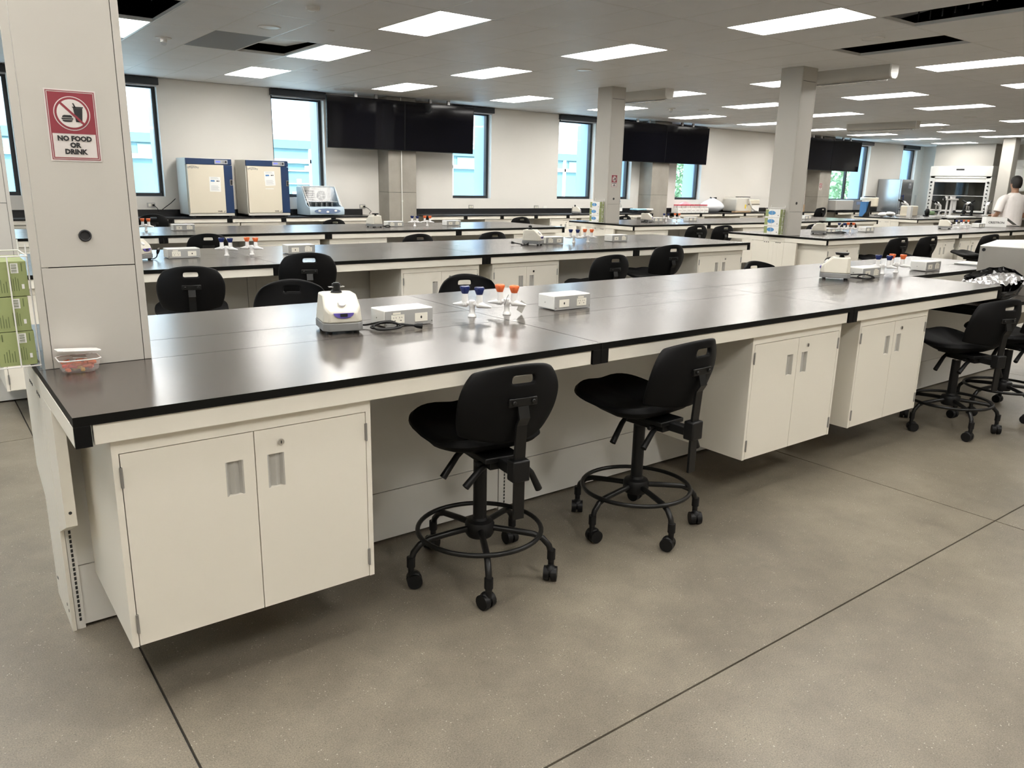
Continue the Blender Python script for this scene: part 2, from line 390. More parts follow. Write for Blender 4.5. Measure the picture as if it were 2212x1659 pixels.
tb = MB(); ga = MB(); ZT = HC
for i in range(kx0, 41):
    for j in range(-8, 6):
        x0 = 3.80+GX*i; y0 = 4.33+GY*j; x1 = min(x0+GX, XE); y1 = y0+GY
        if x0 >= XE or (i, j) in lights or (i, j) in holes or (i, j) == ajar: continue
        (ga if (i, j) == dark else tb).box((x0+.0105, y0+.0105, ZT), (x1-.0105, y1-.0105, ZT+.015))
yb = 4.33+GY*6
tb.box((XL, yb-.0, ZT-.004), (XE, YW, ZT+.02))       # plaster border along the window wall
ce = struct(tb.build('ceiling', 'tile'))
ga.build('grey_panel', 'tilegrey', ce)
g = MB()
for x in gridx: g.box((x-.008, 4.33-GY*8, ZT+.001), (x+.008, yb, ZT+.03))
for y in gridy+[yb]: g.box((XL, y-.008, ZT+.0008), (XE, y+.008, ZT+.03))
g.build('ceiling_grid', 'tbar', ce)
g = MB(); g.box((XL-.2, YF-.2, 3.75), (XE+.2, YW+.38, 3.85)); g.m = 0
g.build('ceiling_deck', 'plenum', ce)
g = MB()   # ducts, conduits and hangers seen through the open bays
g.cyl((6.6, -1.0, 3.42), (8.6, 3.2, 3.42), .17); g.cyl((1.2, 3.6, 3.45), (2.2, 7.2, 3.45), .12)
for k in range(9): g.tube([(7.0+.16*k*.4, .75+.14*k, 3.04), (7.06+.16*k*.4, .8+.14*k, 3.7)], .006, 6)
for (x, y) in ((1.5, 6.4), (1.75, 5.9), (7.3, 0.2), (8.3, 2.5)): g.cyl((x, y, 3.03), (x+.05, y, 3.74), .004, n=6)
g.box((1.4, 6.3, 3.18), (1.95, 6.42, 3.24)); g.box((8.0, 1.7, 3.12), (8.75, 1.8, 3.2))
g.build('ducts', 'duct', ce, smooth=True)
aj = MB(); aj.X = Matrix.Translation((3.188+.02, 6.86, 3.05)) @ Matrix.Rotation(.05, 4, 'X'); aj.box((0, .12, 0), (.56, 1.0, .015)); aj.X = None
aj.m = 0; aj.build('ajar_tile', 'tile', ce)

# light fixtures
rown = {-6: 'far front', -4: 'front', -2: 'second ceiling', 0: 'third ceiling', 2: 'fourth ceiling', 4: 'window-side ceiling'}
LT = thing('ceiling_light', '', 'ceiling light')
fr = MB(); wd = .022
fr.box((0.004, 0.004, 0), (GX-.004, wd, .03)).box((0.004, GY-wd, 0), (GX-.004, GY-.004, .03)).box((.004, wd, 0), (wd, GY-wd, .03)).box((GX-wd, wd, 0), (GX-.004, GY-wd, .03)).box((.004, .004, .03), (GX-.004, GY-.004, .036))
fr.build('frame', 'tbar', LT)
MB().box((wd, wd, .012), (.135, GY-wd, .020)).box((.150, wd, .006), (GX-wd, GY-wd, .020)).box((.135, wd, .012), (.15, .16, .020)).build('diffuser', 'diff', LT)
MB().box((.136, .16, .004), (.149, GY-wd, .018)).build('rib', 'hem', LT)
first = True
cnt = {}
for (i, j) in sorted(lightlist, key=lambda c: (c[1], c[0])):
    cnt.setdefault(j, []).append(i)
ordw = ['first', 'second', 'third', 'fourth', 'fifth', 'sixth', 'seventh', 'eighth', 'ninth', 'tenth']
names_row = {-6: 'the row behind the camera', -4: 'the row nearest the camera', -2: 'the row over the nearest bench aisle', 0: 'the row over the second benches', 2: 'the row over the third benches', 4: 'the row along the window wall'}
for j in sorted(cnt):
    for k, i in enumerate(sorted(cnt[j])):
        lab = 'ceiling light, %s from left in %s' % (ordw[k], names_row[j])  # the count includes the added lights out of view
        loc = (3.80+GX*i, 4.33+GY*j, ZT)
        if first: LT.location = loc; LT['label'] = lab; LT['group'] = 'recessed ceiling lights'; first = False
        else: dup(LT, loc, 0, lab, 'recessed ceiling lights')

def ceiling_disc(x, y, r, name, lab, cat):
    t = thing(name, lab, cat, (x, y, ZT), 0)
    MB().lathe([(r, 0), (r, -.006), (r*.86, -.010), (r*.86, -.004)][::-1], n=32).build('rim', 'white', t, smooth=True)
    MB().lathe([(r*.85, -.003), (r*.85, -.007), (r*.4, -.010), (.001, -.010)][::-1], n=32).build('grille', 'tilegrey' if name == 'x' else 'tbar', t, smooth=True)
ceiling_disc(2.94, 6.2, .115, 'ceiling_speaker', 'round white ceiling speaker left of the smoke detector', 'speaker')
ceiling_disc(7.25, 6.2, .115, 'ceiling_speaker', 'round ceiling speaker left of the middle column top', 'speaker')
ceiling_disc(7.76, 2.44, .115, 'ceiling_speaker', 'round ceiling speaker between the open bay and the near light', 'speaker')
ceiling_disc(12.6, 8.6, .115, 'ceiling_speaker', 'small distant ceiling speaker left of the right column', 'speaker')
ceiling_disc(17.3, 5.6, .115, 'ceiling_speaker', 'far ceiling speaker at the right side of the room', 'speaker')
t = thing('smoke_detector', 'white domed smoke detector at the top edge of the ceiling', 'smoke detector', (2.88, 4.98, ZT))
MB().lathe([(.062, 0), (.062, -.014), (.055, -.03), (.03, -.036), (.001, -.036)][::-1]).build('cover', 'white', t, smooth=True)
MB().lathe([(.004, -.0365), (.004, -.036), (.0035, -.036)][::-1], (.02, 0, -.001), n=8).build('lamp', 'ink', t)
for (x, y, lab) in ((3.49, 5.94, 'small flat sprinkler plate between the near speaker and the big light'), (9.0, 1.5, 'flat white sprinkler plate right of the open ceiling bays'), (7.9, 5.0, 'tiny sprinkler plate on the ceiling above the middle column'), (4.6, 8.9, 'tiny sprinkler plate near the window wall on the left')):
    t = thing('sprinkler_cover', lab, 'sprinkler', (x, y, ZT), 0, 'sprinkler plates'); MB().lathe([(.036, 0), (.036, -.006), (.001, -.008)][::-1]).build('plate', 'tbar', t)
def strobe(x, y, lab):
    t = thing('strobe_light', lab, 'strobe', (x, y, ZT), 0, 'ceiling strobes')
    MB().lathe([(.085, 0), (.085, -.008), (.06, -.012), (.04, -.014)][::-1]).build('base', 'white', t, smooth=True)
    MB().lathe([(.036, -.014), (.036, -.045), (.033, -.047)][::-1]).build('collar', 'white', t, smooth=True)
    MB().ball((0, 0, -.052), .032).build('lens', 'clear', t, smooth=True)
strobe(2.28, 7.66, 'white ceiling strobe with clear lens left of the speaker')
strobe(12.0, 8.9, 'small ceiling strobe left of the right white column')
strobe(19.6, 7.2, 'far ceiling strobe above the fume hood')

def housing(x0, y0, ln, lab, rz=-PI/2):
    t = thing('projection_screen_housing', lab, 'projector screen', (x0, y0, ZT), rz, 'projector screen housings')
    prof = [(-.085, 0), (.085, 0), (.085, -.09), (.07, -.135), (.04, -.155), (-.04, -.155), (-.07, -.135), (-.085, -.09)]
    MB().prism(prof, 0, 0.0, ln).build('case', 'colm', t, smooth=True)
    MB().prism([(p[0]*1.04, p[1]*1.03) for p in prof], 0, ln, ln+.02).build('end_cap', 'white', t, bevel=.002)
    MB().prism([(p[0]*1.04, p[1]*1.03) for p in prof], 0, -.02, 0).build('end_cap', 'white', t, bevel=.002)
    MB().cyl((.05, -.02, -.17), (ln-.05, -.02, -.17), .012).build('bottom_bar', 'chrome', t, smooth=True)
housing(9.55, 4.6, 1.45, 'long screen case hanging from the ceiling beside the right white column')
housing(9.55, 8.1, 1.35, 'screen case on the ceiling just right of the middle white column')
housing(17.6, 8.4, 1.6, 'distant screen case on the ceiling behind the right white column')

# ------------------------------------------------------------------ benches
BD = 1.51; Y1, Y2 = .607, .927; SEC = 1.83
def table_mesh(w, mirror, low=False):
    pass
TABLE = {}
def make_table(w=SEC, depth=Y1):
    # origin at front left corner on the floor line, top at H, front towards -Y
    t = thing('lab_table', '', 'lab table')
    tb = MB(); e = .0015
    tb.box((e, 0, H-.0255), (w-e, depth-e, H)); tb.m = 1
    o = tb.build('worktop', ['top', 'edge'], t)
    for p in o.data.polygons:
        if abs(p.normal.z) < .5: p.material_index = 1
    MB().box((.046, .006, H-.082), (w-.046, .030, H-.0265)).build('apron', 'cab', t, bevel=.002)
    for x in (0, w-.008): MB().box((x, .004, H-.080), (x+.008, depth-.001, H-.0265)).build('side_rail', 'cab', t)
    for x in (.001, w-.041):
        MB().box((x, -.001, H-.083), (x+.040, .055, H-.026)).build('bracket', 'brk', t, bevel=.001)
    for x in (.012, w-.045): MB().box((x, .03, H-.070), (x+.033, depth-.01, H-.03)).build('support_arm', 'brk', t)
    return t
TAB = None
TABR = None
def place_table(x, y, rz, lab, grp):
    global TAB, TABR
    if rz:
        if TABR is None:
            TABR = make_table(SEC, BD-Y2-.001); TABR.location = (x, y, 0); TABR.rotation_euler = (0, 0, rz); TABR['label'] = lab; TABR['group'] = grp; return TABR
        return dup(TABR, (x, y, 0), rz, lab, grp)
    if TAB is None:
        TAB = make_table(); TAB.location = (x, y, 0); TAB.rotation_euler = (0, 0, rz); TAB['label'] = lab; TAB['group'] = grp; return TAB
    return dup(TAB, (x, y, 0), rz, lab, grp)

CAB = None
def make_cabinet():
    # origin: floor point under the front left corner; carcass z .21-.83, width .76
    w = .76; d = .55; z0, z1 = .21, .828
    t = thing('hanging_cabinet', '', 'cabinet')
    f = .022
    c = MB(); c.box((0, .018, z0), (w, d, z1)); c.box((0, 0, z0), (.017, .018, z1)).box((w-.017, 0, z0), (w, .018, z1)).box((.017, 0, z1-.038), (w-.017, .018, z1))
    c.m = 1; c.box((.017, .0172, z0+.001), (w-.017, .0182, z1-.038)); c.box((.02, .03, z1), (w-.02, d, z1+.004)); c.m = 0
    c.build('body', ['cab', 'gap'], t)
    mid = w/2
    for s in (-1, 1):
        xa, xb = (.0195, mid-.0015) if s < 0 else (mid+.0015, w-.0195)
        za, zb = z0+.002, z1-.0405
        ha, hb = (mid-.088, mid-.036) if s < 0 else (mid+.036, mid+.088)
        pz0, pz1 = .602, .708
        m = MB(); y0, y1 = .000, .0165
        m.box((xa, y0, za), (xb, y1, pz0)).box((xa, y0, pz1), (xb, y1, zb)).box((xa, y0, pz0), (ha, y1, pz1)).box((hb, y0, pz0), (xb, y1, pz1))
        dr = m.build('door', 'cab', t)
        q = MB()
        prof = [(ha, .001), (ha, .0178), (hb, .0178), (hb, .001), (hb-.004, .001), (hb-.010, .013), (hb-.024, .009), (ha+.014, .016), (ha+.004, .001)]
        q.prism(prof, 2, pz0, pz1); q.build('handle', 'pocket', dr, smooth=True)
        hx = xa-.001 if s < 0 else xb+.001
        for hz in (.255, .695):
            h = MB(); h.box((hx-.004, -.003, hz), (hx+.004, .002, hz+.055)).cyl((hx, -.004, hz-.002), (hx, -.004, hz+.057), .0035, n=10); h.build('hinge', 'steel', dr, smooth=True)
        if s > 0:
            l = MB(); l.cyl((mid+.080, .002, .742), (mid+.080, -.005, .742), .011, .0095, 20); l.m = 1; l.box((mid+.0785, -.0056, .7375), (mid+.0815, -.0045, .7465)); l.build('lock', ['chrome', 'ink'], dr, smooth=True)
    return t
def place_cabinet(x, y, lab, grp):
    global CAB
    if CAB is None:
        CAB = make_cabinet(); CAB.location = (x, y, 0); CAB['label'] = lab; CAB['group'] = grp; return CAB
    return dup(CAB, (x, y, 0), 0, lab, grp)

def chase(x0, y0, n, lab, ends=True, nr=None):
    # service spine of a bench row: panels, end frames, cover
    L = SEC*n; t = thing('service_spine', lab, 'bench spine', (x0, y0, 0))
    ya, yb_ = Y1+.010, Y2-.010
    m = MB()
    for yy, s in ((ya, 1), (yb_, -1)):
        a, c = (yy, yy+.012*s) if s > 0 else (yy-.012, yy)
        for k in range(n):
            xa, xb = k*SEC+.035, (k+1)*SEC-.035
            m.box((xa, a, .012), (xb, c, .228)).box((xa, a, .232), (xb, c, H-.085))
    m.box((.03, ya+.014, .02), (L-.03, yb_-.014, H-.03))
    m.build('panel', 'chase', t)
    for k in range(n+1):
        x = k*SEC; u = MB()
        xa = .0135 if k == 0 else x-.032; xb = L-.0135 if k == n else x+.032
        if k == 0: xb = .040
        if k == n: xa = L-.040
        u.box((xa, ya-.004, 0), (xb, ya+.03, H-.03)).box((xa, yb_-.03, 0), (xb, yb_+.004, H-.03)); u.m = 1
        for sgn, yy in ((-1, ya-.0048), (1, yb_+.0040)):
            for q in range(26): u.box(((xa+xb)/2-.0035, yy, .03+.017*q), ((xa+xb)/2+.0035, yy+.0008, .042+.017*q))
        u.build('upright', ['chase', 'gap'], t)
    for e, xx in ((0, 0.0), (1, L)):
        if not ends: break
        s = 1 if e == 0 else -1; q = MB()
        def bx(y0_, z0_, y1_, z1_, d=.006):
            q.box((min(xx, xx+s*d), y0_, z0_), (max(xx, xx+s*d), y1_, z1_))
        for (p0, p1) in ((Y1+.002, .70), (.7008, .765), (.7658, .83), (.8308, Y2-.002)): bx(p0, 0.0, p1, H-.084, .012)
        bx(Y1+.001, H-.082, Y2-.001, H-.0262, .006)
        for sg in (1, -1):
            P = lambda y: y if sg > 0 else BD-y
            pts = [(P(Y1), .37), (P(.42), .455), (P(.42), H-.083), (P(Y1), H-.083)]
            if sg < 0: pts = pts[::-1]
            q.prism(pts, 0, min(xx+s*.0005, xx+s*.032), max(xx+s*.0005, xx+s*.032))
        q.m = 1; q.cyl((xx+s*.016, .425, .50), (xx+s*.016, .4185, .50), .005, n=12); q.m = 0
        q.m = 1
        for yy in (.66, .69, .72, .84, .87, .90): bx(yy, H-.100, yy+.014, H-.090, -.001)
        for (yy, zz) in ((.65, .06), (.68, .07), (.86, .09), (.89, .08)):
            q.cyl((xx-s*.0008, yy, zz), (xx+s*.003, yy, zz), .006, n=10)
        q.build('end_panel', ['cab', 'gap'], t)
    cv = MB(); 
    for k in range(n): cv.box((k*SEC+.0015, Y1+.0015, H-.0255), ((k+1)*SEC-.0015, Y2-.0015, H))
    o = cv.build('cover', ['top', 'edge'], t)
    for p in o.data.polygons:
        if abs(p.normal.z) < .5: p.material_index = 1
    return t

num = ['first', 'second', 'third', 'fourth']
def row(x0, y0, nf, nr, cabs, nm, col=False):
    grp = 'lab tables of '+nm
    for k in range(nf):
        place_table(x0+k*SEC, y0, 0, 'front lab table, %s from left in %s' % (num[k], nm), grp)
    for k in range(nr):
        place_table(x0+(k+1)*SEC, y0+BD, PI, 'rear lab table, %s from left in %s' % (num[k], nm), grp)
    chase(x0, y0, nr, 'white service spine with dark cover in '+nm)
    for k, cx in enumerate(cabs):
        place_cabinet(x0+cx, y0+.03, 'white cabinet, %s from left under %s' % (num[k], nm), 'hanging cabinets under '+nm)
R1, R2, R3 = 0.0, 3.35, 6.56
G2, G3, G4 = 8.87, 8.72, 17.72
row(0, R1, 3, 4, (.085, 2.85, 3.80), 'the nearest bench row')
row(0, R2, 4, 4, (.085, 2.84, 3.74, 6.47), 'the second bench row at left')
row(0, R3, 4, 4, (.085, 2.80, 3.68, 6.42), 'the third bench row at left')
row(G2, R2, 4, 4, (.085, 2.80, 3.72), 'right bench row with glove-box column')
row(G3, R3, 4, 4, (.085, 2.80, 3.72, 6.45), 'back bench row with the middle column')
row(G4, R3, 4, 4, (.085, 2.80), 'far microscope bench row')

# lower desk joined to the right end of the nearest row
t = thing('low_desk', 'lower dark-topped desk at the right end of the nearest bench', 'desk', (5.505, 0, 0))
ZD = .76
o = MB().box((.0, .06, ZD-.0255), (1.775, .604, ZD)).build('worktop', ['top', 'edge'], t, bevel=.0015)
for p in o.data.polygons:
    if abs(p.normal.z) < .5: p.material_index = 1
MB().box((.05, .066, ZD-.082), (1.75, .09, ZD-.0265)).build('apron', 'cab', t)
for x in (.004, 1.73): MB().box((x, .059, ZD-.083), (x+.04, .12, ZD-.026)).build('bracket', 'brk', t)
for x in (.012, 1.73): MB().box((x, .12, ZD-.07), (x+.038, .60, ZD-.03)).build('support_arm', 'brk', t)
# upper part of the spine front above the low desk
o = thing('apron_panel', 'white panel between the low desk and the higher worktop behind it', 'panel', (5.505, .588, 0)); MB().box((0, 0, ZD+.002), (1.775, .016, H-.027)).build('sheet', 'cab', o)

# wall counter under the windows
ZC = .885
def counter(x0, x1, lab, nm, splash_side=True):
    t = thing('window_counter', lab, 'counter', (0, 0, 0))
    MB().box((x0, 10.9, ZC-.025), (x1, YW-.002, ZC)).build('worktop', 'topw', t, bevel=.0015)
    MB().box((x0, YW-.022, ZC+.0005), (x1, YW-.002, ZC+.10)).build('backsplash', 'topw', t)
    x = x0; n = max(1, round((x1-x0)/.945)); w = (x1-x0)/n
    for k in range(n):
        MB().box((x0+k*w+.045, 10.91, ZC-.082), (x0+(k+1)*w-.045, 10.93, ZC-.026)).build('apron', 'cab', t)
        for xx in (x0+k*w+.004, x0+(k+1)*w-.042): MB().box((xx, 10.902, ZC-.083), (xx+.038, 10.95, ZC-.0255)).build('bracket', 'brk', t)
    MB().box((x0+.02, 11.5, 0), (x1-.02, 11.58, ZC-.03)).build('back_panel', 'chase', t)
    return t
counter(.3, 6.62, 'long black wall counter left of the first concrete pillar', '')
counter(7.62, 13.85, 'long black wall counter between the first two concrete pillars', '')
counter(14.70, 20.9, 'long black wall counter carrying bags and red-capped racks', '')
counter(21.75, 24.6, 'short black wall counter under the wide window', '')
wc = [(.5, 0), (3.32, 1), (4.1, 2), (6.0-.2, 3), (9.0, 4), (10.7, 5), (11.6, 6), (12.5, 7), (15.0, 8), (17.2, 9), (18.2, 10), (22.6, 11)]
plc = ['at the far left', 'below the left incubator', 'below the second incubator', 'just left of the first concrete pillar', 'just right of the first concrete pillar', 'below the fourth window', 'left of the middle white column', 'beside the second concrete pillar', 'below the red-capped racks', 'below the white bag', 'below the white machine', 'near the far grey machine']
for x, k in wc:
    dup(CAB, (x, 10.94, -.034), 0, 'white cabinet under the wall counter '+plc[k], 'cabinets under the wall counter')

ZC += .0008
# ------------------------------------------------------------------ white columns
def column(x, y, w, d, lab, hole_z, seam_z, topseam=None, inset=0.):
    t = thing('column', lab, 'column', (x, y, 0))
    z0 = H+.001
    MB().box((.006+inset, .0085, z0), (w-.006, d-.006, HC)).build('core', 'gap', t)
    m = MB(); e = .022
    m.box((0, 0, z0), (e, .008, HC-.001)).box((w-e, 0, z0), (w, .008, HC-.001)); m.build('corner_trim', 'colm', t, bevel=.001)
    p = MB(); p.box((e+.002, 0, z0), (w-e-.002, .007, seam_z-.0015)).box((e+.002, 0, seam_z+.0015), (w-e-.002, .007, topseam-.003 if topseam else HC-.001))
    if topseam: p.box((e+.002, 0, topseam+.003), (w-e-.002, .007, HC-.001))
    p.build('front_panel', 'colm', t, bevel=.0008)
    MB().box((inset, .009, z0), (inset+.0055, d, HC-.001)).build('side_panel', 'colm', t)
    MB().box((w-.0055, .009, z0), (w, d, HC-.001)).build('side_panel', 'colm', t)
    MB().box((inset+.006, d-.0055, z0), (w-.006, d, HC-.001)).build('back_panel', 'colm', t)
    h = MB(); h.X = Matrix.Translation((w*.49, 0, hole_z)); h.tube([(.0155*math.cos(a), -.002, .0155*math.sin(a)) for a in [2*PI*k/24 for k in range(24)]], .003, 8, closed=True); h.disc((0, -.0014, 0), .0155, 24, 1, .001); h.build('grommet', 'ink', t, smooth=True)
    return t
column(.02, .609, .312, .316, 'big white steel-clad column at left with a red sign and black grommet', 1.325, 1.23, None, .038)
column(-.02, R2+Y1+.002, .31, .316, 'white column at the far left edge behind the glove boxes', 1.7, 1.32)
column(8.90, R2+Y1+.002, .32, .316, 'right white column with glove boxes rising from the right bench', 1.33, 1.22, 2.83)
column(8.72, R3+Y1+.002, .30, .316, 'middle white column with a small red sign', 1.30, 1.215, 2.82)
column(24.4, 6.62+Y1+.2, .32, .316, 'far white column behind the person', 1.30, 1.215)

def sign(x, y, z, s, lab, rz=0):
    # origin at lower left corner of the sticker, plane facing -Y; width .128*s, height .198*s
    w, h = .130*s, .198*s
    m = MB(); m.m = 0; e = .0006
    m.box((-.004*s, -.0008, -.004*s), (w+.004*s, 0, h+.004*s))
    def q(a, b, c, d, lay, k): m.m = k; m.box((a*s, -.0008-lay*e, b*s), (c*s, -.0008-(lay-1)*e, d*s))
    def fr(i, wd, lay, k):
        q(i, i, .130-i, i+wd, lay, k); q(i, .198-i-wd, .130-i, .198-i, lay, k); q(i, i+wd, i+wd, .198-i-wd, lay, k); q(.130-i-wd, i+wd, .130-i, .198-i-wd, lay, k)
    fr(0, .0022, 1, 1); fr(.0044, .0026, 1, 1)
    q(.007, .076, .123, .191, 1, 1)
    cx, cz = .065*s, .134*s
    L = lambda lay: -.0008-lay*e
    m.m = 0; m.disc((cx, L(2), cz), .049*s, 40, 1, e)
    m.m = 1; m.disc((cx, L(3), cz), .0465*s, 40, 1, e)
    m.m = 0; m.disc((cx, L(4), cz), .0405*s, 40, 1, e)
    m.m = 2
    c = lambda pts: m.prism([(cx+a*s, cz+b*s) for a, b in pts], 1, L(5), L(4))
    c([(.002, .017), (.031, .017), (.031, .020), (.002, .020)]); c([(.004, .0165), (.029, .0165), (.0255, -.024), (.0085, -.024)]); c([(.003, .030), (.0065, .030), (.012, .018), (.0075, .018)])
    c([(-.028, -.012), (-.026, -.007), (-.022, -.005), (-.006, -.005), (-.002, -.007), (0, -.012)]); c([(-.0295, -.0135), (.0015, -.0135), (.0015, -.0175), (-.0295, -.0175)]); c([(-.028, -.019), (0, -.019), (-.002, -.023), (-.006, -.0245), (-.022, -.0245), (-.026, -.023)])
    m.m = 1; a = math.radians(-45); ca, sa = math.cos(a), math.sin(a)
    pts = [(-.042, -.0032), (.042, -.0032), (.042, .0032), (-.042, .0032)]
    m.prism([(cx+(p*ca-r*sa)*s, cz+(p*sa+r*ca)*s) for p, r in pts], 1, L(6), L(5))
    m.m = 2
    for tx, zz in (('NO FOOD', .0555), ('OR', .0365), ('DRINK', .0175)):
        m.text(tx, .0195*s, TX(cx, L(1.5), zz*s), .0006, .0010*s)
    o = m.build('sign', ['signw', 'red', 'ink']); o.location = (x, y, z); o.rotation_euler = (0, 0, rz)
    return tag(o, lab, 'sign', 'no food or drink signs')
sign(.110, .6085, 1.552, 1.0, 'red and white no food or drink sign on the big near column')
sign(8.80, R3+Y1+.0015, 1.483, .95, 'small no food or drink sign on the middle white column')
sign(21.14, 11.1995, 1.50, .95, 'tiny no food or drink sign on the far concrete pillar')

def glove_rack(x, y, z, lab, n):
    # wire rack hung on the -X face of a column; origin at bottom corner next to the column front
    t = thing('glove_rack', 'white wire glove box rack '+lab, 'wire rack', (x, y, z), 0, 'wire racks on columns')
    d, w, h = .118, .235, .325
    m = MB(); r = .0022
    for zz in (.0, h+.015): m.tube([(0, 0, zz), (-d, 0, zz), (-d, w, zz), (0, w, zz)], r, 8, closed=True)
    m.tube([(-d*.45, 0, 0), (-d*.45, 0, h+.015)], r, 8); m.tube([(-d, w*.5, 0), (-d, w*.5, h+.015)], r, 8); m.tube([(-d, 0, 0), (-d, 0, .06)], r, 8)
    m.tube([(0, .01, -.01), (0, .01, h+.05)], r, 8); m.tube([(0, w-.01, -.01), (0, w-.01, h+.05)], r, 8)
    for k in (1, 2, 3): m.tube([(0, w*k/4, 0), (-d, w*k/4, 0)], r, 8)
    m.build('wire_frame', 'fixw', t, smooth=True)
    for k in range(3):
        g = thing('glove_box', '%s glove box %s' % (('bottom', 'middle', 'top')[k], lab), 'glove box', (x, y, z+.004+k*.1075), 0, 'glove boxes')
        jx = (0, -.004, .003)[k]
        b = MB(); b.box((-.108+jx, .006, 0), (-.008+jx, w-.006, .1055)); b.build('carton', 'green' if n == 0 else 'paper', g, bevel=.001)
        p = MB()
        xs0 = -.108+jx
        yf = .0052
        if n == 1: p.m = 3; p.box((xs0+.001, yf+.0003, .001), (-.009+jx, yf+.0007, .1045))
        p.m = 0; p.box((xs0+.058, yf, .070), (xs0+.078, yf+.0006, .100))
        p.m = 1
        for q in range(9): p.box((xs0+.060, yf-.0003, .0722+.0028*q), (xs0+.074, yf+.0004, .0722+.0028*q+(.0016 if q % 3 else .0008)))
        for q in range(5): p.box((xs0+.014+.007*q, yf-.0002, .012), (xs0+.0155+.007*q, yf+.0005, .040+.006*(q % 3)))
        for q in range(4): p.box((xs0+.055+.006*q, yf-.0002, .016), (xs0+.0562+.006*q, yf+.0005, .058-.004*(q % 2)))
        p.box((xs0+.014, yf-.0002, .078), (xs0+.0165, yf+.0005, .100)); p.box((xs0+.086, yf-.0002, .075), (xs0+.088, yf+.0005, .100))
        p.m = 0; p.box((xs0+.082, yf-.0002, .022), (xs0+.089, yf+.0005, .036))
        # long side with the opening
        if n == 1:
            p.m = 2; p.prism([(.13+.055*math.cos(a), .058+.026*math.sin(a)) for a in [2*PI*i/28 for i in range(28)]], 0, xs0-.0012, xs0)
            p.m = 3; p.box((xs0-.0008, .180, .01), (xs0, w-.008, .098)); p.m = 1; p.box((xs0-.0008, .028, .02), (xs0, .040, .035))
        else:
            p.m = 2; p.prism([(.13+.055*math.cos(a), .055+.026*math.sin(a)) for a in [2*PI*i/28 for i in range(28)]], 0, xs0-.0012, xs0)
        p.build('print', ['paper', 'inkg' if n == 0 else 'mgrey', 'blue', 'green'], g)
glove_rack(.013, .635, H+.012, 'at the left edge beside the near column', 0)
glove_rack(8.893, R2+Y1+.04, H+.012, 'on the right white column', 1)
glove_rack(8.713, R3+Y1+.04, H+.012, 'on the middle white column', 1)
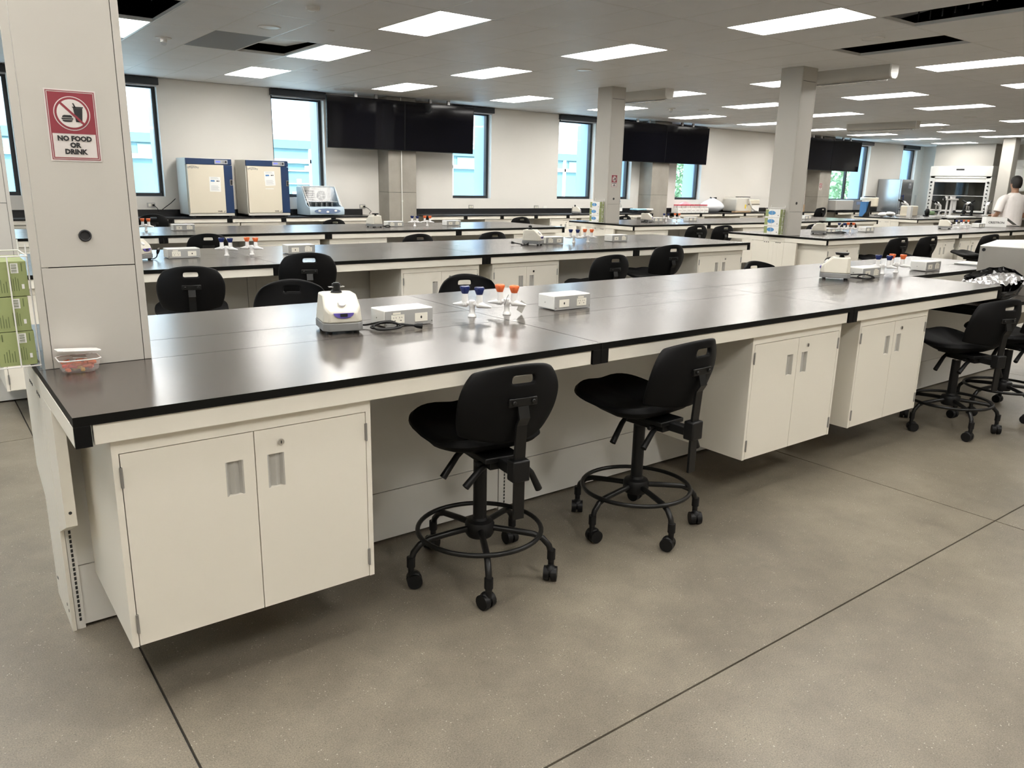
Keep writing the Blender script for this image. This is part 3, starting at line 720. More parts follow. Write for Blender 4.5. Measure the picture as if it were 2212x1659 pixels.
#PART2
# ------------------------------------------------------------------ stools
STOOLS = {}
def make_stool(dz, ba=33):
    t = thing('lab_stool', '', 'stool')
    sz = .62+dz
    m = MB(); n = 40; vs = []; prof = [(.001, -.062), (.42, -.062), (.72, -.052), (.92, -.032), (1.0, -.014), (.99, -.003), (.94, .002), (.75, -.008), (.4, -.016), (.001, -.018)]
    for s_, z in prof:
        for k in range(n):
            a = 2*PI*k/n; c, q = math.cos(a), math.sin(a)
            x = .226*s_*math.copysign(abs(c)**.60, c); y = .225*s_*math.copysign(abs(q)**.60, q)
            y += .045; w = .012*(y/.2)**2 + (.010*abs(math.sin(x*14)) if z > -.03 and s_ < .95 else 0)
            vs.append((x*(1+.04*(y/.2)), y, sz+z+w+.016*max(0, y/.2)+.030*max(0, y/.235)*(1 if z < -.03 else 0)))
    fs = [(i*n+k, i*n+(k+1) % n, (i+1)*n+(k+1) % n, (i+1)*n+k) for i in range(len(prof)-1) for k in range(n)]
    m.add(vs, fs); m.build('seat', 'blackf', t, smooth=True)
    zc = sz+.168; aa, bb = .203, .150
    def fn(u, v):
        tt = -1+2*v; c = .82 if tt > 0 else .48
        x = aa*u*(1-c+c*math.sqrt(1-tt*tt/2)); z = zc+bb*tt*(1-c+c*math.sqrt(1-u*u/2))
        y = -.268+.082*u*u-.035*tt-.01*math.cos(tt*2)
        return (x, y, z), (0, -1, .12)
    MB().shell(fn, 26, 22, .024, lambda u, v: not (abs(u) < .24 and .77 < v < .865)).build('backrest', 'blackf', t, smooth=True, sub=1)
    p = MB(); p.box((-.056, -.312, zc+.002), (.056, -.296, zc+.032)); 
    for x in (-.038, .038): p.cyl((x, -.314, zc+.017), (x, -.320, zc+.017), .008, n=10)
    p.build('mount_plate', 'blackm', t, bevel=.003, smooth=True)
    b = MB(); w = .021
    path = [(-.300, zc+.02), (-.318, zc-.040), (-.300, zc-.070), (-.292, sz-.02), (-.292, sz-.255)]
    for (y0, z0), (y1, z1) in zip(path, path[1:]):
        b.add([(-w, y0-.005, z0), (w, y0-.005, z0), (w, y0+.006, z0), (-w, y0+.006, z0), (-w, y1-.005, z1), (w, y1-.005, z1), (w, y1+.006, z1), (-w, y1+.006, z1)], [(0,1,2,3), (4,7,6,5), (0,4,5,1), (1,5,6,2), (2,6,7,3), (3,7,4,0)])
    b.build('back_bar', 'blackm', t)
    MB().box((-.034, -.312, sz-.110), (.034, -.262, sz-.030)).box((-.02, -.27, sz-.100), (.02, -.16, sz-.060)).build('clamp', 'blackp', t, bevel=.006, smooth=True)
    mc = MB(); mc.box((-.075, -.18, sz-.075), (.075, .09, sz-.055)).box((-.050, -.17, sz-.105), (.050, .05, sz-.074)).cyl((-.085, -.12, sz-.090), (.085, -.12, sz-.090), .010).build('tilt_mechanism', 'blackp', t, bevel=.004, smooth=True)
    for (a, c, e) in (((-.03, .04, sz-.070), (-.085, .03, sz-.105), (-.15, .02, sz-.180)), ((-.01, -.12, sz-.085), (-.07, -.13, sz-.110), (-.135, -.14, sz-.165)), ((.05, -.22, sz-.070), (.095, -.22, sz-.120), (.13, -.22, sz-.190))):
        MB().tube([a, c, e], [.009, .012, .014], 10).build('lever', 'blackp', t, smooth=True)
    MB().cyl((0, 0, .23), (0, 0, sz-.12), .0265, n=24).build('column', 'blackp', t, smooth=True)
    MB().cyl((0, 0, sz-.125), (0, 0, sz-.08), .014).build('gas_lift', 'chrome', t, smooth=True)
    MB().lathe([(.030, .160), (.050, .163), (.057, .175), (.058, .212), (.052, .224), (.032, .230), (.028, .24)], n=28).build('hub', 'blackp', t, smooth=True)
    MB().tube([(.243*math.cos(2*PI*k/48), .243*math.sin(2*PI*k/48), .192) for k in range(48)], .0095, 10, closed=True).build('foot_ring', 'blackm', t, smooth=True)
    for k in range(5):
        a = 2*PI*k/5+math.radians(ba); c, s_ = math.cos(a), math.sin(a)
        leg = MB().tube([(r*c, r*s_, z) for r, z in ((.045, .198), (.12, .193), (.215, .184), (.250, .170), (.276, .142), (.286, .110), (.287, .075))], [.0125]*6+[.013], 10)
        lo = leg.build('leg', 'blackm', t, smooth=True)
        q = MB(); px, py = .287*c, .287*s_; d = a+1.1+k*.9; dx, dy = math.cos(d), math.sin(d); ex, ey = -dy, dx
        q.cyl((px, py, .052), (px, py, .085), .012, n=12)
        ox, oy = px+dx*.012, py+dy*.012
        q.cyl((px, py, .085), (px, py, .125), .0165, n=14)
        for sg in (-1, 1): q.cyl((ox+ex*sg*.004, oy+ey*sg*.004, .030), (ox+ex*sg*.026, oy+ey*sg*.026, .030), .0298, .0285, 22)
        q.ball((ox, oy, .040), .026, 12, (1, 1, 1))
        q.build('caster', 'blackp', lo, smooth=True)
    return t
def stool(x, y, rz, top, lab, grp='lab stools', ba=33):
    dz = round(max(-.05, min(.16, top-.60-.337)), 2)
    if ba != 33 or dz not in STOOLS:
        s = make_stool(dz, ba)
        if ba == 33: STOOLS[dz] = s
        s.location = (x, y, 0); s.rotation_euler = (0, 0, rz); s['label'] = lab; s['group'] = grp; return s
    if False:
        s = STOOLS[dz] = make_stool(dz); s.location = (x, y, 0); s.rotation_euler = (0, 0, rz); s['label'] = lab; s['group'] = grp; return s
    return dup(STOOLS[dz], (x, y, 0), rz, lab, grp)
D = math.radians
stool(1.375, .165, D(-7), .92, 'black stool under the nearest bench beside the big left cabinet')
stool(2.215, .13, D(3), .92, 'black stool beside the middle cabinet of the nearest bench', 'lab stools', 38)
stool(5.03, .02, D(-17), .90, 'black stool at the right end of the nearest bench', 'lab stools', 32)
stool(5.76, -.01, D(-12), .88, 'black stool cut off by the right edge of the photo')
def back(x, y, rz, top, lab, grp='lab stools'):
    # x,y are where the backrest stands
    stool(x+.28*-math.sin(rz), y+.28*math.cos(rz), rz, top, lab, grp)
back(1.09, 2.90, D(-14), .975, 'black stool with backrest facing us just right of the big column')
back(1.93, 3.06, D(-16), 1.02, 'tall black stool overlapping the second bench edge, centre left')
back(4.62, 2.78, D(-10), .93, 'black stool right of the paired cabinets of the second bench')
back(5.50, 2.90, D(-8), .98, 'black stool left of the end cabinet of the second bench')
back(1.36, 1.95, D(158), .975, 'grey-lit black backrest behind the nearest bench, left of the vortex mixer', 'stools behind the nearest bench')
back(2.50, 1.95, D(165), .95, 'backrest behind the nearest bench beside the blue-knobbed gas tap', 'stools behind the nearest bench')
back(5.36, 1.85, D(170), .915, 'low backrest peeking over the nearest bench below the right column', 'stools behind the nearest bench')
back(6.5, 1.83, D(170), .905, 'backrest sliver behind the vortex mixer on the nearest bench', 'stools behind the nearest bench')
back(2.10, 5.95, D(-12), .97, 'backrest between second and third benches, left of the blue taps')
back(4.50, 5.90, D(-10), .915, 'backrest under the third bench edge at its centre')
back(5.62, 5.95, D(-10), .92, 'backrest just above the beige mixer of the second bench')
back(2.52, 9.90, D(-8), .99, 'navy-lit backrest at the wall counter beside the big column')
back(5.30, 9.95, D(-8), .88, 'backrest top in front of the wall counter below the shaker')
back(9.20, 10.0, D(-15), .86, 'backrest top at the wall counter right of the concrete pillar')
back(9.95, 2.95, D(-10), .935, 'backrest right of the first cabinet of the right bench')
back(10.75, 2.95, D(-10), .935, 'backrest left of the paired cabinets of the right bench')
back(12.25, 2.78, D(-14), .935, 'backrest above the metal box at the right bench')
back(9.55, 5.95, D(-15), .935, 'left one of two backrests at the bench with the middle column')
back(10.2, 5.95, D(-18), .93, 'right one of two backrests at the bench with the middle column')
back(12.0, 10.0, D(-15), .87, 'backrest top at the wall counter right of the middle column')
back(12.9, 6.0, D(-20), .92, 'dark backrest behind the taps of the right bench')
back(14.0, 6.0, D(-20), .92, 'dark backrest left of the end of the middle column bench')
back(19.0, 9.7, D(-10), 1.06, 'distant dark backrest with bright slot before the third pillar')
back(19.7, 6.0, D(-25), .92, 'distant dark backrest below the microscopes')

# ------------------------------------------------------------------ bench-top fittings
TU = {}
def turret(x, y, kc, rz, lab, tagged=False):
    key = (kc, tagged)
    if key not in TU:
        t = thing('gas_tap', lab, 'gas tap', (x, y, H+.0008), rz, 'double gas taps')
        MB().lathe([(.0195, 0), (.0195, .006), (.0160, .010), (.0130, .016), (.0130, .044), (.0155, .048), (.0155, .072), (.0115, .076), (.001, .076)], n=20).build('post', 'fixw', t, smooth=True)
        MB().cyl((-.040, 0, .060), (.040, 0, .060), .0105, n=14).build('crossbar', 'fixw', t, smooth=True)
        for s in (-1, 1):
            v = MB(); v.cyl((s*.037, 0, .052), (s*.037, 0, .103), .0165, .0145, 18)
            v.tube([(s*.028, 0, .058), (s*.045, 0, .057), (s*.062, 0, .054), (s*.098, 0, .050)], [.0165, .0165, .0105, .0045], 14)
            vo = v.build('valve', 'fixw', t, smooth=True)
            k = MB(); n = 10; prof = [(.0120, .101), (.0150, .104), (.0190, .118), (.0232, .132), (.0205, .137), (.008, .134)]; vs = []
            for r, z in prof:
                for q in range(n*2):
                    a = PI*q/n; rr_ = r*(1+.08*math.cos(5*a)*(1 if z > .11 else 0)); vs.append((s*.037+rr_*math.cos(a), rr_*math.sin(a), z))
            n2 = n*2; k.add(vs, [(i*n2+q, i*n2+(q+1) % n2, (i+1)*n2+(q+1) % n2, (i+1)*n2+q) for i in range(len(prof)-1) for q in range(n2)]+[tuple(range(n2))[::-1], tuple(range((len(prof)-1)*n2, len(prof)*n2))])
            k.build('knob', kc, vo, smooth=True)
        if tagged:
            MB().tube([(.015, -.014, .095), (.010, -.024, .080), (.006, -.026, .060), (.0, -.030, .045)], .0012, 6).build('tag_cord', 'ink', t)
            q = MB(); q.X = R(D(62)) @ Matrix.Translation((.052, -.03, .016)) @ Matrix.Rotation(D(32), 4, 'Y'); q.box((-.018, -.001, -.004), (.018, .001, .046)); q.X = None
            q.build('hang_tag', 'pocket', t)
        TU[key] = t; return t
    return dup(TU[key], (x, y, H+.0008), rz, lab, 'double gas taps')
PB = {}
def power(x, y, flip, lab, rz=0):
    if flip not in PB:
        w, d, h = .235, .125, .073; t = thing('power_box', lab, 'power box', (x, y, H), rz, 'bench power boxes')
        c = MB(); c.box((0, .002, .004), (w, d, h)); c.build('housing', 'boxtop', t, bevel=.005, smooth=True)
        f = MB(); f.box((.003, -.001, .003), (w-.003, .003, h-.004)); f.m = 1
        for sx, sz_ in ((.008, .014), (w-.008, .014)): f.cyl((sx, -.001, sz_), (sx, -.0025, sz_), .0025, n=10)
        f.cyl((-.0008, .07, .035), (.001, .07, .035), .003, n=10)
        f.build('faceplate', ['boxface', 'chrome'], t)
        xa = .030 if not flip else w-.092
        o = MB(); o.box((xa, -.003, .016), (xa+.062, -.001, .052)); o.box((xa+.006, -.003, .054), (xa+.044, -.0018, .062)); o.m = 1
        for cx in (xa+.017, xa+.045):
            for dx_, dz_, ww, hh in ((-.006, .006, .001, .005), (.005, .006, .001, .005), (0, -.006, .003, .003)): o.box((cx+dx_-ww, -.0034, .034+dz_-hh/2), (cx+dx_+ww, -.003, .034+dz_+hh/2))
        o.build('outlet', ['outlet', 'ink'], t)
        xa = w-.092 if not flip else .030
        o = MB(); o.box((xa, -.003, .016), (xa+.062, -.001, .052)); o.m = 1; o.prism([(xa+.031+.004*math.cos(a), .034+.006*math.sin(a)) for a in [2*PI*k/12 for k in range(12)]], 1, -.0036, -.003)
        o.build('socket_plate', ['outlet', 'ink'], t)
        PB[flip] = t; return t
    return dup(PB[flip], (x, y, H), rz, lab, 'bench power boxes')
MX = {}; LASTMX = [None]
def mixer(x, y, rz, kind, lab, z=H+.0008):
    if kind not in MX:
        t = thing('vortex_mixer', lab, 'vortex mixer', (x, y, z), rz, 'vortex mixers')
        def taper(m):
            m.v = [(vx*(1-.16*max(0, (vz-.05)/.11)), vy*(1-.10*max(0, (vz-.05)/.11)), vz) for vx, vy, vz in m.v]; return m
        ch = lambda x0, y0, x1, y1, c: [(x0+c, y0), (x1-c, y0), (x1, y0+c), (x1, y1-c), (x1-c, y1), (x0+c, y1), (x0, y1-c), (x0, y0+c)]
        MB().prism(ch(-.080, -.100, .080, .095, .022), 2, .012, .044).build('base', 'mgrey', t, bevel=.003, smooth=True)
        m = MB(); pl = ch(-.079, -.099, .079, .094, .022); vs = []
        def slope(px, py, zt): return zt if py > -.030 else zt-(-.030-py)*.92
        for lvl in (.0445, .15): vs += [(p[0], p[1], lvl if lvl < .1 else slope(p[0], p[1], .150)) for p in pl]
        # insert the crease
        m.add(vs[:8]+[(-.079, -.030, .150), (.079, -.030, .150)]+[(v[0], v[1], v[2]) for v in vs[8:]],
              [(7,6,5,4,3,2,1,0), (0,1,11,10), (1,2,12,11), (3,4,14,13), (4,5,15,14), (5,6,16,15), (7,0,10,17), (2,3,13,9,12), (6,7,17,8,16), (10,11,12,9,8,17), (8,9,13,14,15,16)])
        taper(m).build('body', 'beige', t, bevel=.006, smooth=True)
        f = MB(); f.X = Matrix.Translation((0, -.068, .098)) @ Matrix.Rotation(D(-47), 4, 'X')
        f.cyl((0, 0, 0), (0, 0, 0), .001)
        f.X = Matrix.Translation((0, -.062, .1125)) @ Matrix.Rotation(D(44), 4, 'X')
        f.cyl((0, 0, -.004), (0, 0, .014), .0165, .0145, 24); f.X = None; f.build('dial', 'fixw', t, smooth=True)
        q = MB(); q.X = Matrix.Translation((0, -.062, .1125)) @ Matrix.Rotation(D(44), 4, 'X')
        q.tube([(.020*math.cos(a), .020*math.sin(a), .0008) for a in [PI*1.0+PI*k/14 for k in range(15)]], .0012, 6)
        q.box((-.05, .034, .0), (-.018, .038, .0010)); q.build('markings', 'mgrey', t)
        q = MB(); q.prism([(.040*math.cos(a), .0845+.021*math.sin(a)) for a in [PI+PI*k/16 for k in range(17)]], 1, -.1015, -.095); q.m = 1; q.box((-.014, -.104, .071), (.014, -.100, .083)); q.build('switch_panel', ['purple', 'ink'], t)
        c = MB()
        if kind == 'cup': c.cyl((0, .03, .149), (0, .03, .158), .024, .020); c.cyl((0, .03, .158), (0, .03, .186), .0165, .0175); c.m = 1; c.box((-.032, .020, .172), (.032, .040, .175)); c.m = 0; c.cyl((0, .03, .186), (0, .03, .190), .012)
        else: c.cyl((0, .03, .149), (0, .03, .165), .018, .012); c.cyl((0, .03, .165), (0, .03, .180), .040, .046, 28)
        c.build('cup_head', ['blackp', 'chrome'], t, smooth=True)
        for fx in (-.055, .055):
            for fy in (-.07, .07): MB().cyl((fx, fy, 0), (fx, fy, .013), .012, .010, 12).build('foot', 'blackp', t, smooth=True)
        MX[kind] = t; LASTMX[0] = t; return t
    src = MX[kind]; LASTMX[0] = dup(src, (x, y, z), rz, lab, 'vortex mixers')
    for k in kids(LASTMX[0]):
        if k.name.startswith('power_cord'): bpy.data.objects.remove(k)
    return LASTMX[0]
def cord(pts, r, lab, plug=None, z=H, name='power_cord'):
    m = MB(); import itertools
    P = [Vector((p[0], p[1], z+p[2])) for p in pts]; out = []
    for i in range(len(P)-1):
        p0, p1, p2, p3 = P[max(i-1, 0)], P[i], P[i+1], P[min(i+2, len(P)-1)]
        for k in range(6):
            t = k/6; out.append(.5*((2*p1)+(-p0+p2)*t+(2*p0-5*p1+4*p2-p3)*t*t+(-p0+3*p1-3*p2+p3)*t**3))
    out.append(P[-1]); m.tube(out, r, 8)
    if plug:
        d = (P[-1]-P[-2]).normalized(); e = P[-1]
        m.tube([e, e+d*.012, e+d*.034], [r*1.4, .011, .013], 8); q = e+d*.034
        side = Vector((-d.y, d.x, 0)).normalized()
        m.m = 1
        for s in (-1, 1): m.tube([q+side*s*.006, q+side*s*.006+d*.014], .0022, 6)
        m.m = 0
    o = m.build(name, ['blackp', 'chrome'], smooth=True); par = LASTMX[0]; o.parent = par
    o.matrix_parent_inverse = (Matrix.Translation(par.location) @ Matrix.Rotation(par.rotation_euler.z, 4, 'Z')).inverted(); return o

# nearest bench
mixer(1.085, .765, D(-13), 'cup', 'beige vortex mixer with black cup on the nearest bench, at left')
cord([(1.165, .775, .02), (1.20, .76, .012), (1.245, .70, .030), (1.275, .665, .034), (1.295, .655, .018), (1.26, .64, .010), (1.21, .665, .010), (1.195, .70, .012), (1.235, .69, .026), (1.285, .655, .028), (1.30, .635, .014), (1.255, .63, .010), (1.205, .655, .008), (1.205, .69, .018), (1.25, .675, .032), (1.30, .645, .024), (1.33, .63, .020), (1.352, .618, .018)], .0042, 'coiled black cord with plug before the near power box', True)
power(1.262, .705, False, 'power box beside the near vortex mixer')
turret(1.742, .765, 'navy', D(-62), 'blue-knobbed gas tap on the nearest bench, at left')
turret(1.918, .735, 'orange', D(-62), 'orange-knobbed gas tap with hanging tag on the nearest bench', True)
power(2.175, .695, True, 'power box right of the near orange-knobbed tap')
mixer(4.80, .80, D(-148), 'plate', 'beige mixer with flat black platform on the nearest bench, at right')
cord([(4.88, .74, .03), (4.93, .69, .035), (4.98, .655, .03), (5.0, .64, .015), (4.95, .65, .006), (4.90, .69, .02), (4.95, .68, .034), (5.0, .65, .026), (5.01, .63, .01), (4.95, .635, .006), (4.92, .67, .01)], .0045, 'black cord coiled behind the right mixer on the nearest bench')
power(4.98, .70, True, 'power box half behind the right mixer on the nearest bench')
turret(5.43, .80, 'navy', D(-70), 'blue-knobbed gas tap on the nearest bench, at right')
turret(5.63, .80, 'orange', D(-70), 'orange-knobbed gas tap on the nearest bench, at right')
power(5.93, .72, True, 'last power box on the nearest bench, before the papers')

# second bench row
def fittings(x0, yr, A, nm):
    for kind, x, w in A:
        y = yr+Y1+.10
        if kind == 'p': power(x, y-.015, False, 'power box %s' % w)
        elif kind == 'q': power(x, y-.015, True, 'power box %s' % w)
        elif kind == 'b': turret(x, y+.06, 'navy', D(-48), 'blue-knobbed gas tap %s' % w)
        elif kind == 'o': turret(x, y+.06, 'orange', D(-48), 'orange-knobbed gas tap %s' % w)
fittings(0, R2, [('p', 1.245, 'at the left of the second bench'), ('b', 1.70, 'on the second bench, left pair'), ('o', 1.90, 'on the second bench, left pair'), ('q', 2.17, 'behind the tall stool on the second bench'),
    ('p', 4.885, 'beside the mixer on the second bench'), ('b', 5.33, 'on the second bench, right pair'), ('o', 5.53, 'on the second bench, right pair'), ('q', 5.82, 'at the right of the second bench')], '')
mixer(1.03, R2+.72, D(40), 'plate', 'mixer mostly hidden behind the right edge of the big column')
cord([(1.10, R2+.70, .02), (1.13, R2+.69, .006), (1.15, R2+.69, .008), (1.165, R2+.685, .02), (1.17, R2+.68, .04)], .004, 'black plug lying on the second bench beside the column', True)
mixer(4.72, R2+.70, D(34), 'cup', 'beige vortex mixer near the middle of the second bench')
cord([(4.66, R2+.68, .03), (4.60, R2+.66, .008), (4.57, R2+.70, .006), (4.55, R2+.66, .012), (4.49, R2+.70, .025)], .005, 'black cord and plug left of the second bench mixer', True)
fittings(0, R3, [('o', 1.84, 'alone beside the column on the third bench'), ('q', 2.11, 'at the left of the third bench'),
    ('p', 4.82, 'beside the mixer on the third bench'), ('b', 5.27, 'on the third bench'), ('o', 5.47, 'on the third bench'), ('q', 5.74, 'at the right of the third bench')], '')
mixer(4.62, R3+.70, D(185), 'plate', 'beige mixer with its back to us on the third bench')
cord([(4.70, R3+.64, .02), (4.74, R3+.62, .02), (4.78, R3+.62, .026), (4.80, R3+.60, .01), (4.75, R3+.60, .006), (4.72, R3+.62, .015), (4.77, R3+.61, .03)], .006, 'coiled black cord beside the third bench mixer')
fittings(0, R2, [('p', 9.98, 'behind the mixer on the right bench'), ('b', 10.48, 'on the right bench near the column'), ('o', 10.72, 'on the right bench near the column'), ('q', 11.02, 'left of the long clear stretch of the right bench'),
    ('b', 14.15, 'on the right bench near the carton'), ('o', 14.42, 'on the right bench near the carton'), ('q', 14.78, 'beside the carton on the right bench')], '')
mixer(9.80, R2+.70, D(-148), 'plate', 'beige mixer at the left of the right bench beside the column')
cord([(9.9, R2+.64, .02), (10.05, R2+.60, .02), (10.2, R2+.60, .025), (10.25, R2+.58, .01), (10.1, R2+.57, .01), (9.98, R2+.6, .02), (10.15, R2+.58, .03), (10.26, R2+.56, .015)], .008, 'black cord heap right of the mixer on the right bench')
mixer(13.60, R2+.74, D(15), 'plate', 'beige mixer in the middle of the right bench')
fittings(0, R3, [('p', 9.93, 'beside the mixer on the middle column bench'), ('b', 10.32, 'on the middle column bench'), ('o', 10.60, 'on the middle column bench'), ('q', 10.83, 'right of the taps on the middle column bench'), ('q', 14.42, 'far right on the middle column bench')], '')
mixer(9.76, R3+.70, D(30), 'plate', 'beige mixer on the middle column bench')
cord([(9.68, R3+.66, .03), (9.62, R3+.62, .04), (9.60, R3+.60, .02), (9.64, R3+.58, .01), (9.68, R3+.6, .03), (9.62, R3+.59, .04)], .007, 'cord coil left of the mixer on the middle column bench')
mixer(11.6, 11.12, D(36), 'cup', 'grey-beige mixer on the wall counter left of the middle column', ZC)

# papers, metal machine, bag, carton
t = thing('paper_stack', 'white papers stacked on the right end of the nearest bench', 'papers', (6.86, .70, H), D(8))
m = MB()
for k in range(7): m.X = R(.05*math.sin(k*2.1)); m.box((0, 0, .0018*k), (.30, .215, .0018*k+.0012))
m.X = None; m.build('sheets', 'paper', t)
MB().box((-.005, -.01, -.0005), (.31, .225, 0.0)).build('folder', 'ink', t)
def at_z(v): return v
t = thing('metal_chest', 'brushed metal chest with white lid on the low desk', 'metal chest', (6.36, .535, ZD), D(-84))
m = MB(); m.box((0, 0, 0), (.44, .012, .347)).box((0, .012, 0), (.012, .40, .347)).box((.012, .39, 0), (.44, .40, .347)).box((.428, .012, 0), (.44, .39, .347)).box((.012, .012, 0), (.428, .39, .012)).build('case', 'chestm', t, bevel=.002)
m = MB(); m.add([(0, .0, .349), (.44, 0, .349), (.44, .40, .405), (0, .40, .375), (0, .0, .355), (.44, 0, .355), (.44, .40, .415), (0, .40, .385)], [(0,3,2,1), (4,5,6,7), (0,1,5,4), (1,2,6,5), (2,3,7,6), (3,0,4,7)]); m.build('lid', 'white', t)
MB().cyl((.03, -.001, .325), (.03, -.006, .325), .0125, n=20).cyl((.03, -.006, .325), (.03, -.009, .325), .005, n=12).build('knob', 'blackp', t, smooth=True)
# bin bag: crumpled sheet bowl with foil in it
t = thing('bin_bag', 'black bin bag full of crumpled silver foil on the low desk', 'bag', (5.90, .22, ZD))
random.seed(4)
def crump(a, b_, h, nu, nv, seed, amp):
    random.seed(seed); m = MB(); vs = []; fs = []
    for j in range(nv+1):
        for i in range(nu):
            th = 2*PI*i/nu; f = j/nv
            r = .55+.5*math.sin(f*PI*.62)+random.uniform(-amp, amp)
            vs.append((a*r*math.cos(th), b_*r*math.sin(th), h*f+random.uniform(-amp, amp)*.25*h*f+(.05*math.sin(th*1.0+.3)*f)))
    for j in range(nv):
        for i in range(nu): fs.append((j*nu+i, j*nu+(i+1) % nu, (j+1)*nu+(i+1) % nu, (j+1)*nu+i))
    fs.append(tuple(range(nu))[::-1]); m.add(vs, fs); return m
m = crump(.33, .145, .135, 40, 8, 4, .06); m.v = [(x, y, z+max(0, x)*.16*(z > .05)) for x, y, z in m.v]; m.build('sack', 'bin', t)
random.seed(9); m = MB()
nx, ny = 26, 12; vs = []
for j in range(ny+1):
    for i in range(nx+1):
        x = -.30+.60*i/nx+random.uniform(-.012, .012); y = -.115+.23*j/ny+random.uniform(-.008, .008); e2 = max(0, 1-(x/.31)**2)*max(0, 1-(y/.125)**2)
        vs.append((x, y, .115+.045*e2**.5+.13*max(0, x)+random.uniform(-.013, .016)))
m.add(vs, [(j*(nx+1)+i, j*(nx+1)+i+1, (j+1)*(nx+1)+i+1, (j+1)*(nx+1)+i) if (i+j) % 3 else (j*(nx+1)+i, j*(nx+1)+i+1, (j+1)*(nx+1)+i+1, (j+1)*(nx+1)+i) for j in range(ny) for i in range(nx)])
m.build('foil', 'foil', t)
t = thing('carton', 'open white carton printed CRESTRON on the right bench', 'carton', (15.42, R2+.85, H+.0008), D(-52))
w, d, h = .34, .26, .165
m = MB(); m.box((0, 0, 0), (w, .006, h)).box((0, .006, 0), (.006, d, h)).box((w-.006, .006, 0), (w, d, h)).box((.006, d-.006, 0), (w-.006, d, h)).box((.006, .006, 0), (w-.006, d-.006, .006)).build('box', 'paper', t)
MB().box((.008, .008, h+.001), (w-.008, d-.008, h+.005)).build('inner_flap', 'greyb', t)
for ang, x0, x1 in ((35, 0, .22), (-150, -.20, 0)):
    q = MB(); q.X = Matrix.Translation((w if ang > 0 else 0, 0, h)) @ Matrix.Rotation(D(ang), 4, 'Y'); q.box((x0, 0, 0), (x1, d, .004)); q.build('side_flap', 'paper', t)
MB().text('CRESTRON', .052, TX(w/2, -.001, .06), .001, .001).build('lettering', 'ink', t)
o = thing('plastic_candy_box', 'clear tub of orange candies against the foot of the big column', 'candy tub', (.105, .545, H))
m = MB()
def rbox(w, d, c): return [(-w+c, -d), (w-c, -d), (w, -d+c), (w, d-c), (w-c, d), (-w+c, d), (-w, d-c), (-w, -d+c)]
lv = []
for z, w, d in ((0.001, .044, .034), (.008, .050, .040), (.042, .057, .046)): lv += [(p[0], p[1], z) for p in rbox(w, d, .014)]
m.add(lv, [tuple(range(8))[::-1]]+[(r*8+i, r*8+(i+1) % 8, (r+1)*8+(i+1) % 8, (r+1)*8+i) for r in range(2) for i in range(8)])
m.build('tub', 'frost', o)
q = MB(); q.tube([(p[0], p[1], .042) for p in rbox(.058, .047, .014)], .0022, 6, closed=True); q.build('rim', 'fixw', o)
q = MB(); q.X = Matrix.Translation((0, .047, .060)) @ Matrix.Rotation(D(-6), 4, 'X') @ Matrix.Rotation(D(4), 4, 'Y'); q.prism([(p[0], p[1]-.052) for p in rbox(.060, .050, .014)], 2, 0, .004); q.X = None; q.build('lid', 'fixw', o, bevel=.0015)
random.seed(3)
for k in range(18):
    cx, cy, cz = -.034+.0135*(k % 6), (-.020, 0, .020)[(k//6) % 3]+random.uniform(-.004, .004), .010+.009*((k+k//6) % 3)
    a = random.uniform(0, PI); mt = ('orange', 'red2', 'orange', 'yel2', 'orange')[k % 5]
    w = tag(MB().box((-.013, -.006, -.005), (.013, .006, .005)).build('candy', mt, bevel=.003), 'small wrapped candies inside the clear tub by the column', 'candy', 'candies in the tub')
    w.location = (.105+cx, .545+cy, H+cz); w.rotation_euler = (random.uniform(-.3, .3), random.uniform(-.3, .3), a)
w = tag(MB().prism([(-.022, -.012), (.02, -.015), (.026, .010), (-.018, .014)], 2, 0, .002).build('wrapper', 'paper'), 'white wrapper on top of the candies in the clear tub', 'wrapper'); w.location = (.105, .54, H+.046); w.rotation_euler = (.2, .15, .3)
#PART3
# ------------------------------------------------------------------ concrete pillars and screens
def pillar(x, lab, conduit=False):
    t = thing('concrete_pillar', lab, 'pillar', (x, 11.2, 0))
    m = MB(); m.box((0, 0, 0), (.59, YW-11.2-.001, 1.30)).box((0, 0, 1.3025), (.59, YW-11.2-.001, HC-.004)); m.build('shaft', 'conc', t, bevel=.006)
    MB().box((.002, .002, 1.299), (.588, .4, 1.304)).build('joint', 'gap', t)
    if conduit:
        MB().cyl((.27, -.012, .02), (.27, -.012, HC-.01), .009).cyl((.27, -.014, 1.13), (.27, -.014, 1.16), .014).build('conduit', 'white', t, smooth=True)
pillar(6.98, 'first concrete pillar below the left pair of screens', True)
pillar(14.04, 'second concrete pillar between the middle and right columns')
pillar(21.10, 'third concrete pillar behind the right white column')
SCR = None
for n, (cx, w) in enumerate(((7.275, 'left'), (14.34, 'middle'), (21.42, 'right'))):
    for k, sd in enumerate(('left', 'right')):
        lab = '%s screen of the %s pair of dark wall screens' % (sd, w)
        x = cx-1.53+k*1.533
        if SCR is None:
            SCR = thing('display_screen', lab, 'screen', (x, 11.10, 2.05), 0, 'dark wall screens')
            tl = Matrix.Rotation(D(2.0), 4, 'X')
            m = MB(); m.X = tl; m.box((0, .004, 0), (1.527, .05, .872)).box((.4, .05, .2), (1.1, .085, .62)); m.build('casing', 'blackp', SCR, bevel=.004)
            m = MB(); m.X = tl; m.box((.008, .0, .014), (1.519, .0045, .864)); m.build('glass', 'screen', SCR)
            m = MB(); m.box((.6, .05, .45), (.9, .10, .55)).box((.55, .02, .85), (.60, .06, .95)).box((.95, .02, .85), (1.0, .06, .95)); m.build('wall_mount', 'steel', SCR)
        else: dup(SCR, (x, 11.10, 2.05), 0, lab, 'dark wall screens')

